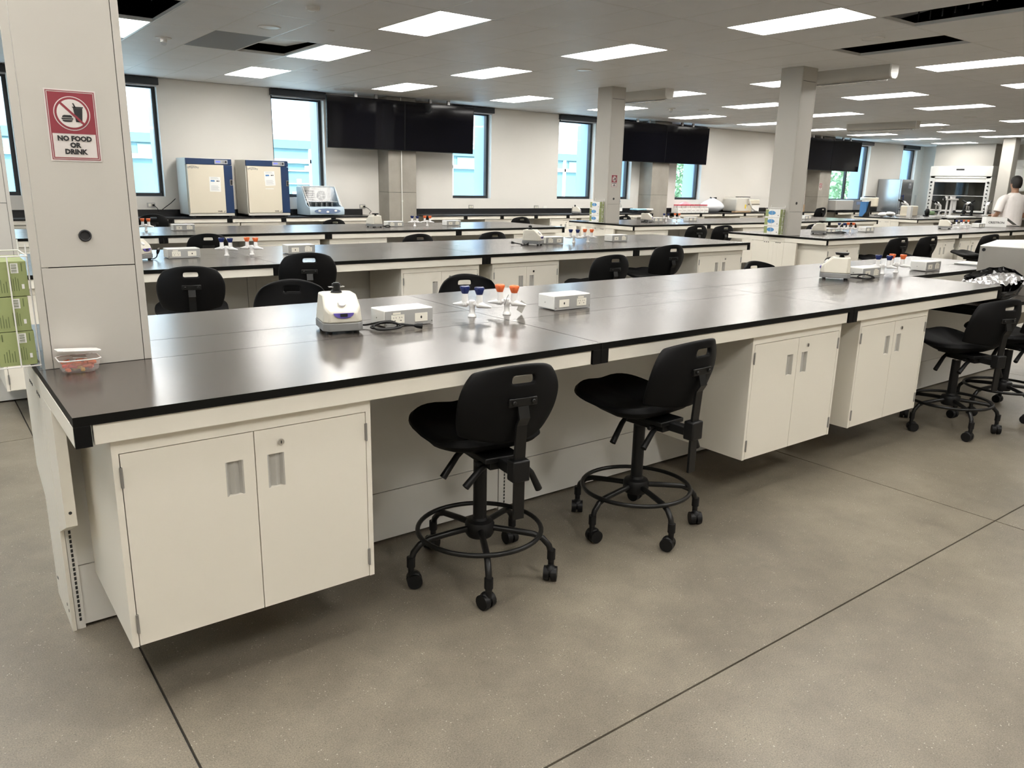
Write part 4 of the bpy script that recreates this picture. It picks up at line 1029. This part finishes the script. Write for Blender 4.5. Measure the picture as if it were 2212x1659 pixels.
# ------------------------------------------------------------------ equipment on the wall counter
def incubator(x, lab):
    t = thing('incubator', lab, 'incubator', (x, 10.965, ZC), 0, 'incubators'); w, d, h = .71, .56, .915
    MB().box((0, .05, .035), (w, d, h)).build('body', 'incs', t, bevel=.01, smooth=True)
    MB().box((0, .01, .020), (w, .06, .060)).build('plinth', 'incs', t, bevel=.004)
    for fx in (.05, w-.09): MB().box((fx, .03, 0), (fx+.05, .5, .021)).build('foot', 'blackp', t)
    m = MB(); m.box((.0, .01, h-.10), (w, .055, h-.008)); m.build('control_band', 'navyp', t, bevel=.006, smooth=True)
    q = MB(); q.box((.44, .004, h-.086), (.645, .012, h-.022)); q.m = 1; q.box((.46, .002, h-.062), (.53, .0045, h-.042)); q.m = 2
    q.cyl((.615, .004, h-.054), (.615, -.006, h-.054), .016, n=20); q.box((.570, .002, h-.05), (.582, .004, h-.042)).box((.570, .002, h-.068), (.582, .004, h-.060)); q.build('controller', ['hem', 'lcd', 'ink'], t)
    dr = MB(); dr.box((.012, .0, .064), (.575, .05, h-.104)); dr = dr.build('door', 'inc', t, bevel=.004)
    q = MB(); q.m = 0; q.box((.577, .002, .064), (w, .05, h-.104)); q.build('door_strip', 'navyp', t, bevel=.004)
    q = MB(); q.box((.66, -.006, .50), (.705, .002, .59)); q.m = 1; q.box((.668, -.008, .508), (.697, -.0055, .582)); q.build('handle', ['chrome', 'ink'], t)
    q = MB(); q.text('symphony', .045, TX(.10, -.001, .755), .001, .0004); q.prism([(.10+.075*math.cos(a), .755+.038*math.sin(a)) for a in [D(20)+D(140)*k/14 for k in range(15)]]+[(.10+.070*math.cos(a), .752+.034*math.sin(a)) for a in [D(160)-D(140)*k/14 for k in range(15)]], 1, -.0012, 0)
    q.m = 1; q.text('VWR', .032, TX(.475, -.001, .080), .001, .0008); q.prism([(.515, .082), (.545, .076), (.56, .10), (.553, .10), (.54, .082)], 1, -.0012, 0); q.build('logo', ['mgrey', 'ink'], dr)
    return t
incubator(3.31, 'left cream and navy incubator on the wall counter')
incubator(4.25, 'second cream and navy incubator, beside the shaker')
def notice(x, z, lab, curl):
    m = MB(); m.box((0, -.0006, 0), (.175, 0, .23)); m.m = 1; m.prism([(.02, .155), (.075, .155), (.088, .165), (.075, .178), (.02, .178)], 1, -.0012, -.0006); m.m = 2
    m.box((.11, -.0012, .158), (.135, -.0006, .174)).box((.14, -.0012, .158), (.155, -.0006, .174))
    m.m = 3
    for k in range(9): m.box((.02, -.0010, .022+.013*k if k < 6 else .115+.013*k), (.15-.01*(k % 3), -.0006, .026+.013*k if k < 6 else .119+.013*k))
    o = m.build('paper_notice', ['paper', 'csib', 'ink', 'hem']); o.location = (x, 10.9642, z); o.rotation_euler = (0, D(curl), 0)
    tag(o, lab, 'notice', 'printed notices')
notice(3.31+.335, ZC+.40, 'printed sheet with blue arrow on the left incubator', 1)
notice(4.25+.30, ZC+.50, 'curling printed sheet on the second incubator', -3)
o = tag(MB().box((0, -.001, 0), (.14, 0, .012)).build('tape_strip', 'paper'), 'small white strip below the sheet on the second incubator', 'tape'); o.location = (4.25+.30, 10.964, ZC+.45)

t = thing('shaker_incubator', 'light blue shaker incubator with clear hood on the wall counter', 'shaker', (5.29, 10.96, ZC)); w, d = .64, .52
m = MB(); side = [(0, .015), (0, .145), (.12, .20), (.30, .49), (d, .50), (d, .015)]
for xx in (0, w-.02): m.prism(side, 0, xx, xx+.02)
m.box((.02, d-.03, .015), (w-.02, d, .50)).box((.02, .02, .015), (w-.02, d-.03, .12)); m.build('body', 'shk', t, bevel=.006)
m = MB(); m.prism([(-.045, .02), (-.055, .10), (-.03, .155), (.02, .165), (.02, .02)], 0, -.004, w+.004); m.build('front_panel', 'shk', t, bevel=.012, smooth=True)
q = MB(); q.prism([(w/2+.24*math.cos(a), .088+.045*math.sin(a)) for a in [2*PI*k/36 for k in range(36)]], 1, -.060, -.04); q.m = 1
for cx, cz in ((.17, .095), (.32, .078), (.47, .095)): q.prism([(cx+.026*math.cos(a), cz+.016*math.sin(a)) for a in [2*PI*k/20 for k in range(20)]], 1, -.064, -.058)
q.build('keypad', ['shkd', 'paper'], t)
m = MB(); m.box((.021, d-.05, .125), (w-.021, d-.032, .49)); m.m = 1
for k in range(6): m.box((.07, d-.056, .23+.036*k), (.30, d-.05, .245+.036*k))
m.cyl((.44, d-.056, .34), (.44, d-.050, .34), .085, n=28); m.m = 0
for k in range(5):
    a = 2*PI*k/5; m.tube([(.44, d-.058, .34), (.44+.08*math.cos(a), d-.058, .34+.08*math.sin(a))], .006, 6)
m.build('back_vent', ['greyb', 'ink'], t)
q = MB(); q.box((.05, .10, .235), (w-.05, d-.08, .25)); q.build('platform', 'stain', t, bevel=.004)
m = MB()
for k in range(5):
    for j in range(2): m.tube([(.10+.10*k, .16+.16*j, .15), (.10+.10*k, .16+.16*j, .24)], .020, 10)
m.build('clamps', 'steel', t, smooth=True)
g = MB(); g.prism([(.012, .165), (.14, .205), (.30, .505), (d, .51), (d, .504), (.305, .498), (.146, .203), (.015, .161)], 0, .022, w-.022)
g.build('hood', 'clear', t)
m = MB(); m.tube([(.02, .01, .165), (.02, .29, .505), (.02, d, .512)], .006, 6).tube([(w-.02, .01, .165), (w-.02, .29, .505), (w-.02, d, .512)], .006, 6).tube([(.02, .29, .507), (w-.02, .29, .507)], .006, 6); m.build('hood_rim', 'white', t)

def outlet(x, z, lab, plug):
    t = thing('power_outlet', lab, 'outlet', (x, YW, z), 0, 'wall outlets')
    MB().box((-.06, -.006, -.037), (.06, -.001, .037)).build('plate', 'steel', t, bevel=.001)
    q = MB(); q.box((-.045, -.009, -.024), (-.004, -.005, .024)).box((.004, -.009, -.024), (.045, -.005, .024)); q.build('sockets', 'outlet', t)
    if plug:
        MB().box((.012, -.035, -.018), (.042, -.009, .014)).tube([(.027, -.035, 0), (.07, -.05, -.04), (.10, -.045, -.10)] if plug == 1 else [(.027, -.035, 0), (.10, -.05, -.04), (.16, -.045, -.09), (.10, -.08, -.135)], .005, 6).build('plug', 'blackp', t)
outlet(2.90, 1.055, 'wall outlet with plug left of the left incubator', 1)
outlet(6.63, 1.03, 'wall outlet with black plug left of the first concrete pillar', 2)
outlet(9.11, 1.02, 'wall outlet right of the first concrete pillar', 0)
outlet(10.85, 1.01, 'wall outlet right of the centre, grey one of two', 0)
o = thing('data_plate', 'white data plate beside the grey wall outlet', 'outlet', (11.1, YW, 1.0)); MB().box((-.05, -.006, -.035), (.05, -.001, .035)).build('plate', 'white', o); MB().box((-.02, -.008, -.01), (.02, -.006, .01)).build('jack', 'outlet', o)
o = tag(MB().tube([(3.25, 11.5, 1.16), (3.18, 11.52, 1.09), (3.10, 11.53, 1.03), (3.04, 11.53, .985)], .006, 8).build('appliance_cord', 'blackp', smooth=True), 'black cord hanging from the left incubator to the counter', 'cord')

# jug, cloths, racks, bags, machines
t = thing('plastic_jug', 'clear jug with blue cap on the counter behind the middle column', 'jug', (12.93, 11.2, ZC))
MB().lathe([(.10, 0), (.115, .02), (.115, .16), (.08, .22), (.035, .25), (.035, .27)], n=24).build('bottle', 'clear', t, smooth=True); MB().lathe([(.07, .235), (.08, .27), (.06, .31), (.001, .315)], n=20).build('cap', 'csib', t, smooth=True)
MB().box((-.06, -.119, .05), (.06, -.112, .13)).build('label_patch', 'paper', t)
t = thing('folded_cloths', 'light blue folded cloths over black trays on the counter', 'cloths', (13.45, 11.05, ZC))
MB().box((0, 0, 0), (.40, .30, .03)).box((.05, .02, .035), (.52, .28, .055)).build('trays', 'blackp', t, bevel=.006); MB().box((.02, .02, .06), (.36, .27, .10)).build('stack', 'cloth', t, bevel=.02, smooth=True); MB().box((.30, .05, .056), (.62, .26, .10)).build('towel', 'paper', t, bevel=.02, smooth=True)
RK = None; random.seed(5)
for k in range(7):
    lab = '%s bottle rack with red caps from the left on the far counter' % (ordw[k])
    if RK is None:
        RK = thing('bottle_rack', lab, 'rack', (14.76, 10.94, ZC), 0, 'red-capped racks')
        MB().box((0, 0, 0), (.155, .22, .115)).build('tray', 'white', RK, bevel=.004); q = MB(); q.box((.02, -.001, .04), (.13, 0, .08)); q.build('card', 'signw', RK)
        for i in range(3):
            for j in range(2): MB().cyl((.03+.048*i, .05+.10*j, .10), (.03+.048*i, .05+.10*j, .175), .020, n=12).build('tube', 'signw', RK, smooth=True); MB().cyl((.03+.048*i, .05+.10*j, .176), (.03+.048*i, .05+.10*j, .20), .022, n=12).build('cap', 'redcap', RK, smooth=True)
    else: dup(RK, (14.76+.165*k, 10.94, ZC), 0, lab, 'red-capped racks')
def bag(x, y, a, b_, h, m1, lab, tie, seed):
    t = thing('plastic_bag', lab, 'bag', (x, y, ZC)); random.seed(seed); m = MB(); nu, nv = 28, 14; vs = []
    for j in range(nv+1):
        f = j/nv
        for i in range(nu):
            th = 2*PI*i/nu; r = (math.sin(min(1, f*1.9+.28)*PI/2) if f < .4 else math.cos((f-.4)/.6*PI/2*.94))*(1+.05*math.sin(5*th+seed)+random.uniform(-.03, .03))
            vs.append((a*r*math.cos(th), b_*r*math.sin(th), h*f))
    m.add(vs, [(j*nu+i, j*nu+(i+1) % nu, (j+1)*nu+(i+1) % nu, (j+1)*nu+i) for j in range(nv) for i in range(nu)]+[tuple(range(nu))[::-1], tuple(range(nv*nu, nv*nu+nu))])
    m.build('sack', m1, t, smooth=True)
    if tie: MB().tube([(-.10, 0, h+.01), (-.03, 0, h-.01), (.05, 0, h+.005), (.13, 0, h)], [.02, .012, .012, .025], 8).build('tie', 'blackp', t, smooth=True)
bag(15.55, 11.42, .32, .15, .26, 'pink', 'pink plastic bag behind the red-capped racks', False, 3)
bag(16.42, 11.25, .42, .20, .36, 'wbag', 'white plastic bag tied with a black strip on the counter', True, 8)
t = thing('lab_machine', 'cream bench machine with a white hose on the counter', 'machine', (17.15, 11.05, ZC))
MB().prism([(0, .06), (.03, .02), (.50, .0), (.50, .38), (.06, .38), (0, .34)], 1, 0, .45).build('body', 'incs', t, bevel=.02, smooth=True)
MB().box((.50, .02, .0), (1.02, .42, .33)).build('unit', 'inc', t, bevel=.02, smooth=True); MB().box((.50, .01, .20), (1.02, .019, .215)).box((.2, .1, .382), (.7, .2, .40)).build('trim', 'ink', t)
MB().tube([(.45, -.03, .36), (.50, -.05, .25), (.58, -.06, .12), (.74, -.06, .045), (.85, -.05, .035)], .022, 10).build('hose', 'white', t, smooth=True)
q = MB(); q.box((.36, -.004, .10), (.41, 0, .20)); q.build('warning_label', 'yellow', t); MB().box((.68, .0, .02), (.98, .018, .18)).build('panel', 'white', t)
o = tag(MB().box((16.95, 10.92, ZC), (17.6, 11.03, ZC+.035)).build('wooden_board', 'card'), 'brown board lying in front of the cream machine', 'board')
o = tag(MB().box((19.75, 11.1, ZC), (20.35, 11.35, ZC+.20)).build('cardboard_box', 'card', bevel=.004), 'small cardboard box on the counter right of the right column', 'box')
t = thing('grey_bench_machine', 'long low grey machine under the wide window', 'machine', (21.80, 11.0, ZC))
MB().box((0, 0, .03), (.95, .5, .33)).build('body', 'greyb', t, bevel=.02, smooth=True); MB().prism([(.95, .03), (1.75, .03), (1.75, .26), (1.60, .34), (1.02, .34), (.95, .26)], 1, .02, .5).build('console', 'greyd', t, bevel=.01, smooth=True); MB().box((1.15, .012, .20), (1.55, .02, .29)).build('display', 'shkd', t)
for fx in (.05, 1.6): MB().box((fx, .05, 0), (fx+.06, .4, .03)).build('foot', 'blackp', t)
t = thing('refrigerator', 'stainless steel refrigerator beside the last window', 'refrigerator', (25.12, 10.8, 0))
MB().box((0, .05, .08), (.74, .78, 1.88)).build('body', 'stain', t, bevel=.008); MB().box((.003, 0, .10), (.737, .048, 1.875)).build('door', 'stain', t, bevel=.006); MB().box((.02, .06, 0), (.72, .7, .08)).build('plinth', 'blackp', t)
MB().tube([(.09, -.05, .9), (.09, -.05, 1.4)], .014, 10).box((.08, -.05, .92), (.10, 0, .95)).box((.08, -.05, 1.35), (.10, 0, 1.38)).build('handle', 'navy', t); q = MB(); q.box((.42, -.012, 1.60), (.60, 0, 1.80)); q.m = 1; q.box((.45, -.014, 1.70), (.55, -.012, 1.76)); q.build('display', ['greyd', 'hem'], t)

# fume hood at the far wall
t = thing('fume_hood', 'large white fume hood at the far right end of the room', 'fume hood', (26.95, 8.92, 0)); FW = 1.92
m = MB(); m.box((.12, 0, 0), (.93, FW, .86)).build('base_cabinet', 'cab', t, bevel=.004)
MB().box((0, -.01, .86), (.93, FW+.01, .90)).build('worktop', 'topw', t)
for y0 in (0, FW-.17):
    p = MB(); p.box((.0, y0, .90), (.90, y0+.17, 2.02)); po = p.build('side_post', 'white', t, bevel=.006); q = MB()
    for k in range(8): q.cyl((-.002, y0+.085, 1.02+.115*k), (-.03, y0+.085, 1.02+.115*k), .020 if k < 7 else .03, n=12)
    q.build('valve_knobs', 'blackp', po, smooth=True)
MB().box((-.02, 0, 2.02), (.90, FW, 2.33)).prism([(0, 2.02), (FW, 2.02), (FW-.05, 1.95), (.05, 1.95)], 0, 0.0, .06).build('header', 'white', t, bevel=.008)
MB().box((.05, .05, 2.33), (.90, FW-.05, HC-.003)).build('duct_enclosure', 'colm', t, bevel=.004)
q = MB(); q.box((-.024, .85, 2.20), (-.02, 1.10, 2.25)); q.build('vent_slot', 'ink', t)
MB().box((.02, .17, 1.83), (.05, FW-.17, 2.02)).box((.02, .17, .90), (.05, FW-.17, .955)).box((.015, .17, 1.40), (.045, FW-.17, 1.415)).build('sash_frame', 'white', t)
MB().box((.03, .17, .955), (.036, FW-.17, 1.83)).build('sash_glass', 'smoke', t)
MB().box((.80, .17, .90), (.82, FW-.17, 2.0)).box((.60, .5, .9), (.62, .56, 1.9)).box((.60, 1.2, .9), (.62, 1.26, 1.9)).build('baffle', 'greyb', t)
t = thing('glass_door_cabinet', 'white wall cabinet with glass door beside the fume hood', 'cabinet', (27.25, 8.05, 1.58))
MB().box((.02, 0, 0), (.64, .85, .68)).prism([(0, .68), (.85, .68), (.7, .95), (.15, .95)], 0, .3, .64).build('body', 'white', t, bevel=.006)
MB().box((0, .02, .03), (.02, .83, .65)).build('door', 'white', t); MB().box((-.004, .45, .10), (0, .72, .30)).box((-.004, .45, .36), (0, .72, .58)).build('pane', 'screen', t)
t = thing('measuring_cylinder', 'tall clear plastic tube standing left of the fume hood', 'tube', (26.3, 10.9, .9)); MB().lathe([(.05, 0), (.05, .02), (.03, .03), (.03, .50)], n=16).build('tube', 'clear', t, smooth=True); MB().lathe([(.08, -.9), (.08, 0)], n=12).build('stand', 'white', t)

# ------------------------------------------------------------------ microscope bench
def scope(x, y, rz, lab, black=False, boom=False):
    b_ = 'blackp' if black else 'fixw'
    t = thing('microscope', lab, 'microscope', (x, y, H), rz, 'microscopes')
    MB().box((-.09, -.13, 0), (.09, .12, .03)).build('base', b_, t, bevel=.01, smooth=True)
    MB().tube([(0, .09, .03), (0, .10, .16), (0, .08, .27), (0, .0, .31)], [.035, .032, .034, .045], 12).build('arm', b_, t, smooth=True)
    MB().ball((0, -.02, .32), .055, 14, (1, 1.1, .8)).build('head', 'fixw', t, smooth=True)
    for s_ in (-1, 1): MB().tube([(s_*.03, -.04, .33), (s_*.032, -.15, .39)], [.018, .022], 10).build('eyepiece', 'blackp', t, smooth=True)
    MB().box((-.06, -.10, .14), (.06, .04, .155)).build('stage', 'blackp', t); MB().cyl((0, -.03, .17), (0, -.03, .27), .018, .028, 12).build('objective', 'chrome', t, smooth=True)
    for s_ in (-1, 1): MB().cyl((s_*.035, .09, .10), (s_*.065, .09, .10), .024, n=14).build('focus_knob', 'blackp', t, smooth=True)
scope(19.62, 7.86, D(-120), 'white microscope with black eyepieces just right of the white box')
scope(19.98, 7.22, D(-110), 'microscope leaning left beside the refrigerator')
scope(21.85, 7.30, D(190), 'dark-bodied microscope centred before the fume hood', True)
scope(23.0, 7.30, D(100), 'microscope pointing right beside the person')
scope(22.4, 7.55, D(60), 'low dark microscope right of the fume hood centre', True)
t = thing('camera_stand', 'white multi-arm microscope stand before the fume hood', 'microscope', (20.95, 7.3, H))
MB().box((-.20, -.14, 0), (.20, .14, .03)).build('base', 'fixw', t, bevel=.01); MB().cyl((-.20, .05, 0), (-.20, .05, .42), .022).cyl((.05, .05, .03), (.05, .05, .46), .030).build('column', 'fixw', t, smooth=True)
MB().box((-.36, .0, .40), (.30, .10, .44)).build('crossbeam', 'fixw', t, bevel=.008); MB().cyl((.20, .05, .08), (.20, .05, .40), .055, .045).build('viewer', 'fixw', t, smooth=True)
for x in (-.26, .0, .14): MB().cyl((x, .05, .44), (x, .05, .50), .03, .045, 14).build('eyepiece', 'fixw', t, smooth=True)
MB().cyl((-.34, .05, .41), (-.40, .05, .46), .03).cyl((.05, -.02, .12), (.05, -.06, .12), .035).build('adjuster', 'blackp', t, smooth=True)
t = thing('towel_pile', 'heap of white paper towels at the left end of the microscope bench', 'towels', (18.35, 7.62, H)); m = MB()
for k in range(5): m.ball((.13*k-.2, .05*math.sin(k*2), .050+.012*(k % 3)), .085, 12, (1.5, 1, .55))
m.build('heap', 'paper', t, smooth=True)
t = thing('paper_holder', 'blue and black upright holder at the end of the microscope bench', 'holder', (17.84, 7.86, H))
MB().box((0, .0, 0), (.14, .16, .34)).build('back', 'csib', t, bevel=.004); MB().prism([(-.12, 0), (.15, 0), (.15, .36), (.09, .34), (.03, .12), (-.12, .02)], 1, -.02, .0).build('side', 'blackp', t); MB().box((-.01, .01, .34), (.12, .12, .37)).build('paper', 'paper', t)
t = thing('centrifuge', 'beige bench centrifuge on the counter behind the microscope bench', 'centrifuge', (18.2, 7.95, H)); t.location = (23.75, 11.0, ZC)
MB().box((0, 0, .0), (.42, .4, .13)).build('base', 'blackp', t, bevel=.02); MB().lathe([(.24, .13), (.27, .16), (.27, .40), (.25, .42), (.001, .42)], (.25, .2, 0), n=24).build('bowl', 'inc', t, smooth=True); MB().lathe([(.18, .42), (.17, .45), (.001, .45)], (.25, .2, 0), n=20).build('lid', 'blackp', t, smooth=True)
t = thing('white_equipment_box', 'cream box with white post on the microscope bench', 'machine', (18.95, 7.35, H)); MB().box((0, 0, .02), (.36, .26, .26)).build('case', 'inc', t, bevel=.02, smooth=True); MB().box((-.12, -.06, 0), (-.02, .03, .26)).build('post', 'paper', t); MB().box((-.1, .0, 0), (.5, .3, .018)).build('tray', 'greyb', t)
t = thing('wire_tray', 'tray of dark cables beside the green parts on the bench', 'tray', (20.22, 7.46, H)); MB().box((0, 0, 0), (.40, .2, .03)).build('tray', 'ink', t); MB().box((.08, .04, .03), (.30, .16, .12)).build('green_part', 'leaf', t, bevel=.02); MB().ball((.0, .1, .10), .07, 12, (1, .8, 1.4)).build('dark_part', 'blackp', t, smooth=True)
t = thing('white_tray', 'flat white tray on the front of the microscope bench', 'tray', (20.0, 6.75, H)); MB().box((0, 0, 0), (1.1, .25, .02)).build('tray', 'paper', t, bevel=.004)
t = thing('tap_part', 'chrome lamp arm lying right on the microscope bench', 'lamp', (23.1, 7.0, H)); MB().box((0, 0, 0), (.16, .14, .09)).build('foot', 'fixw', t, bevel=.01); MB().tube([(.08, .07, .09), (.5, .05, .10), (.95, .0, .03)], .012, 8).build('arm', 'blackp', t, smooth=True)

# ------------------------------------------------------------------ person in the far aisle, seen from behind
def limb_mesh(m, pts, n=14):
    P = [Vector(p[:3]) for p in pts]; out = []; rs = []
    for i in range(len(P)-1):
        p0, p1, p2, p3 = P[max(i-1, 0)], P[i], P[i+1], P[min(i+2, len(P)-1)]
        for k in range(5):
            t = k/5; out.append(.5*((2*p1)+(-p0+p2)*t+(2*p0-5*p1+4*p2-p3)*t*t+(-p0+3*p1-3*p2+p3)*t**3)); rs.append(pts[i][3]*(1-t)+pts[i+1][3]*t)
    out.append(P[-1]); rs.append(pts[-1][3]); m.tube(out, rs, n); return m
def loft(m, rings, n=24):
    vs = []
    for z, a, b_, cx, cy in rings: vs += [(cx+a*math.copysign(abs(math.cos(t))**.85, math.cos(t)), cy+b_*math.copysign(abs(math.sin(t))**.85, math.sin(t)), z) for t in [2*PI*k/n for k in range(n)]]
    m.add(vs, [(i*n+k, i*n+(k+1) % n, (i+1)*n+(k+1) % n, (i+1)*n+k) for i in range(len(rings)-1) for k in range(n)]+[tuple(range(n))[::-1], tuple(range((len(rings)-1)*n, len(rings)*n))]); return m
pr = thing('person', 'person in white t-shirt and dark trousers standing with back to us', 'person', (17.02, 4.42, 0), D(-32))
m = MB()
loft(m, [(.86, .165, .115, 0, 0), (.95, .175, .125, 0, 0), (1.08, .160, .110, 0, 0), (1.25, .185, .125, 0, 0), (1.40, .195, .115, 0, 0), (1.47, .15, .09, 0, -.005), (1.51, .070, .065, 0, -.005), (1.56, .058, .060, 0, .0), (1.60, .060, .066, 0, .005), (1.64, .072, .085, 0, .01), (1.70, .080, .100, 0, .012), (1.76, .076, .095, 0, .008), (1.81, .050, .065, 0, .0), (1.83, .015, .02, 0, 0)])
for s_ in (-1, 1):
    limb_mesh(m, [(s_*.16, 0, 1.41, .06), (s_*.235, -.01, 1.36, .055), (s_*.29, -.02, 1.15, .045), (s_*.25, .13, 1.05, .038), (s_*.17, .27, 1.08, .030), (s_*.15, .31, 1.09, .026)], 12)
    limb_mesh(m, [(s_*.09, 0, .90, .095), (s_*.10, .01, .70, .082), (s_*.10, .015, .50, .058), (s_*.10, .0, .35, .055), (s_*.10, -.01, .10, .040), (s_*.10, .0, .06, .042)], 12)
    limb_mesh(m, [(s_*.10, -.05, .035, .034), (s_*.105, .08, .035, .038), (s_*.11, .17, .028, .026)], 10)
    m.ball((s_*.14, .35, 1.09), .04, 10, (.75, 1.1, .45))
    for f in range(4): limb_mesh(m, [(s_*(.165-.020*f), .37, 1.09, .010), (s_*(.163-.020*f), .41+.004*(f in (1, 2)), 1.082, .009), (s_*(.160-.019*f), .435+.006*(f in (1, 2)), 1.06, .008)], 8)
    limb_mesh(m, [(s_*.105, .34, 1.09, .012), (s_*.085, .37, 1.085, .010), (s_*.080, .395, 1.075, .009)], 8)
    m.ball((s_*.082, .0, 1.685), .026, 10, (.35, .75, 1.15))
m.ball((0, .115, 1.68), .018, 8, (.7, 1, 1.3)); m.ball((0, .105, 1.642), .022, 8, (1.2, .5, .4))
for s_ in (-1, 1): m.ball((s_*.03, .102, 1.705), .012, 8)
bd = m.build('body', 'skin', pr, smooth=True)
rm = bd.modifiers.new('join', 'REMESH'); rm.mode = 'VOXEL'; rm.voxel_size = .010; rm.use_smooth_shade = True
h = MB(); loft(h, [(1.615, .066, .050, 0, -.035), (1.66, .083, .080, 0, -.022), (1.70, .090, .100, 0, -.010), (1.76, .090, .108, 0, .0), (1.81, .075, .092, 0, .002), (1.845, .040, .055, 0, 0), (1.852, .01, .015, 0, 0)]); h.build('hair', 'hair', pr, smooth=True)
m = MB(); loft(m, [(.90, .215, .160, 0, 0), (.98, .212, .155, 0, 0), (1.10, .205, .145, 0, 0), (1.25, .215, .145, 0, 0), (1.38, .222, .135, 0, 0), (1.45, .190, .112, 0, 0), (1.50, .115, .088, 0, 0), (1.525, .075, .075, 0, 0)])
for s_ in (-1, 1): limb_mesh(m, [(s_*.13, 0, 1.42, .085), (s_*.235, -.01, 1.37, .085), (s_*.275, -.015, 1.27, .080), (s_*.305, -.02, 1.16, .078)], 16)
sh = m.build('shirt', 'tee', pr, smooth=True); rm = sh.modifiers.new('join', 'REMESH'); rm.mode = 'VOXEL'; rm.voxel_size = .012; rm.use_smooth_shade = True
m = MB(); loft(m, [(.80, .185, .135, 0, 0), (.90, .190, .140, 0, 0), (1.0, .180, .130, 0, 0)])
for s_ in (-1, 1): limb_mesh(m, [(s_*.09, 0, .86, .115), (s_*.10, .01, .68, .10), (s_*.10, .015, .50, .080), (s_*.10, .0, .30, .072), (s_*.10, -.005, .07, .068)], 16)
pa = m.build('trousers', 'pants', pr, smooth=True); rm = pa.modifiers.new('join', 'REMESH'); rm.mode = 'VOXEL'; rm.voxel_size = .012; rm.use_smooth_shade = True
for s_ in (-1, 1): MB().box((s_*.105-.048, -.11, 0), (s_*.105+.048, .21, .085)).build('shoe', 'blackp', pr, bevel=.03, smooth=True)

# ------------------------------------------------------------------ outside
struct(MB().box((-30, YW+.41, -.5), (90, 70, -.3)).build('floor_outside', 'ground'))
YB = 20.0
t = thing('opposite_building', 'bright white and teal glazed building seen through the windows', 'building', (0, YB, -.3))
xe = 24.5
m = MB(); m.box((-12, 0, 2.87), (xe, .3, 8.5)); m.build('upper_wall', 'ext', t)
m = MB()
for k in range(17): m.box((-12, -.10, 3.0+.32*k), (xe, 0, 3.03+.32*k))
m.build('louvres', 'ext', t)
MB().box((-12, -.02, 2.64), (xe, .3, 2.87)).build('soffit_band', 'tealb', t)
MB().box((-12, .06, .2), (xe, .08, 2.64)).build('glazing', 'teal', t)
MB().box((-12, -.04, 2.24), (xe, .06, 2.35)).build('transom', 'ext', t)
MB().box((-12, -.04, -.0), (xe, .3, .9)).build('base_wall', 'ext', t)
for k in range(8):
    x = -5.1+4.83*k-.2
    if x > xe: continue
    MB().box((x, -.04, .9), (x+.07, .06, 2.64)).build('mullion', 'ext', t)
for k in range(7):
    x = -.10+4.83*(k-1)-.6
    if x+3.5 > xe: continue
    MB().box((x+.5, .03, 2.35), (x+3.5, .055, 2.60)).build('blind', 'tealm', t)
MB().box((8.5, .0, 1.30), (9.6, .05, 1.33)).box((8.5, .0, 1.66), (9.6, .05, 1.69)).box((8.5, .0, 2.02), (9.6, .05, 2.05)).box((8.5, 0, .9), (8.53, .05, 2.24)).build('shelf_unit', 'ext', t)
for k, (x, z) in enumerate(((8.65, 1.33), (8.95, 1.33), (9.2, 1.69), (8.8, 1.69), (9.4, 1.33), (9.05, 2.05))): MB().box((x, -.01, z), (x+.12, .04, z+.12)).build('stored_item', 'ext', t)
MB().box((13.0, .0, .9), (13.2, .05, 1.9)).box((18.2, 0, .9), (18.5, .05, 1.5)).build('white_fitting', 'ext', t)
def tree(x, y, h, r, lab, seed, n=1300):
    random.seed(seed); t = thing('tree', lab, 'tree', (x, y, -.3), 0, 'trees outside')
    MB().tube([(0, 0, 0), (.1, 0, h*.4), (0, .1, h*.8)], [.16, .11, .05], 8).build('trunk', 'bark', t, smooth=True)
    m = MB()
    for k in range(n):
        d = Vector((random.gauss(0, 1), random.gauss(0, 1), random.gauss(0, 1))).normalized()*r*random.uniform(.45, 1)**.6
        c = Vector((0, 0, h*.72))+Vector((d.x, d.y, d.z*1.05)); s_ = random.uniform(.08, .16)
        a = Vector((random.gauss(0, 1), random.gauss(0, 1), random.gauss(0, 1))).normalized(); b2 = a.cross(Vector((random.gauss(0, 1), random.gauss(0, 1), random.gauss(0, 1)))).normalized()
        m.add([c-a*s_, c+b2*s_*.6, c+a*s_, c-b2*s_*.6], [(0, 1, 2, 3)])
    m.build('foliage', 'leaf', t)
tree(26.4, 20.5, 2.6, 1.25, 'pale green tree outside the window under the middle screens', 2)
tree(31.5, 17.5, 4.2, 2.1, 'green tree outside the wide window, left part', 5, 2400)
tree(36.5, 20.5, 4.6, 2.4, 'green tree further right outside the wide window', 6, 2400)
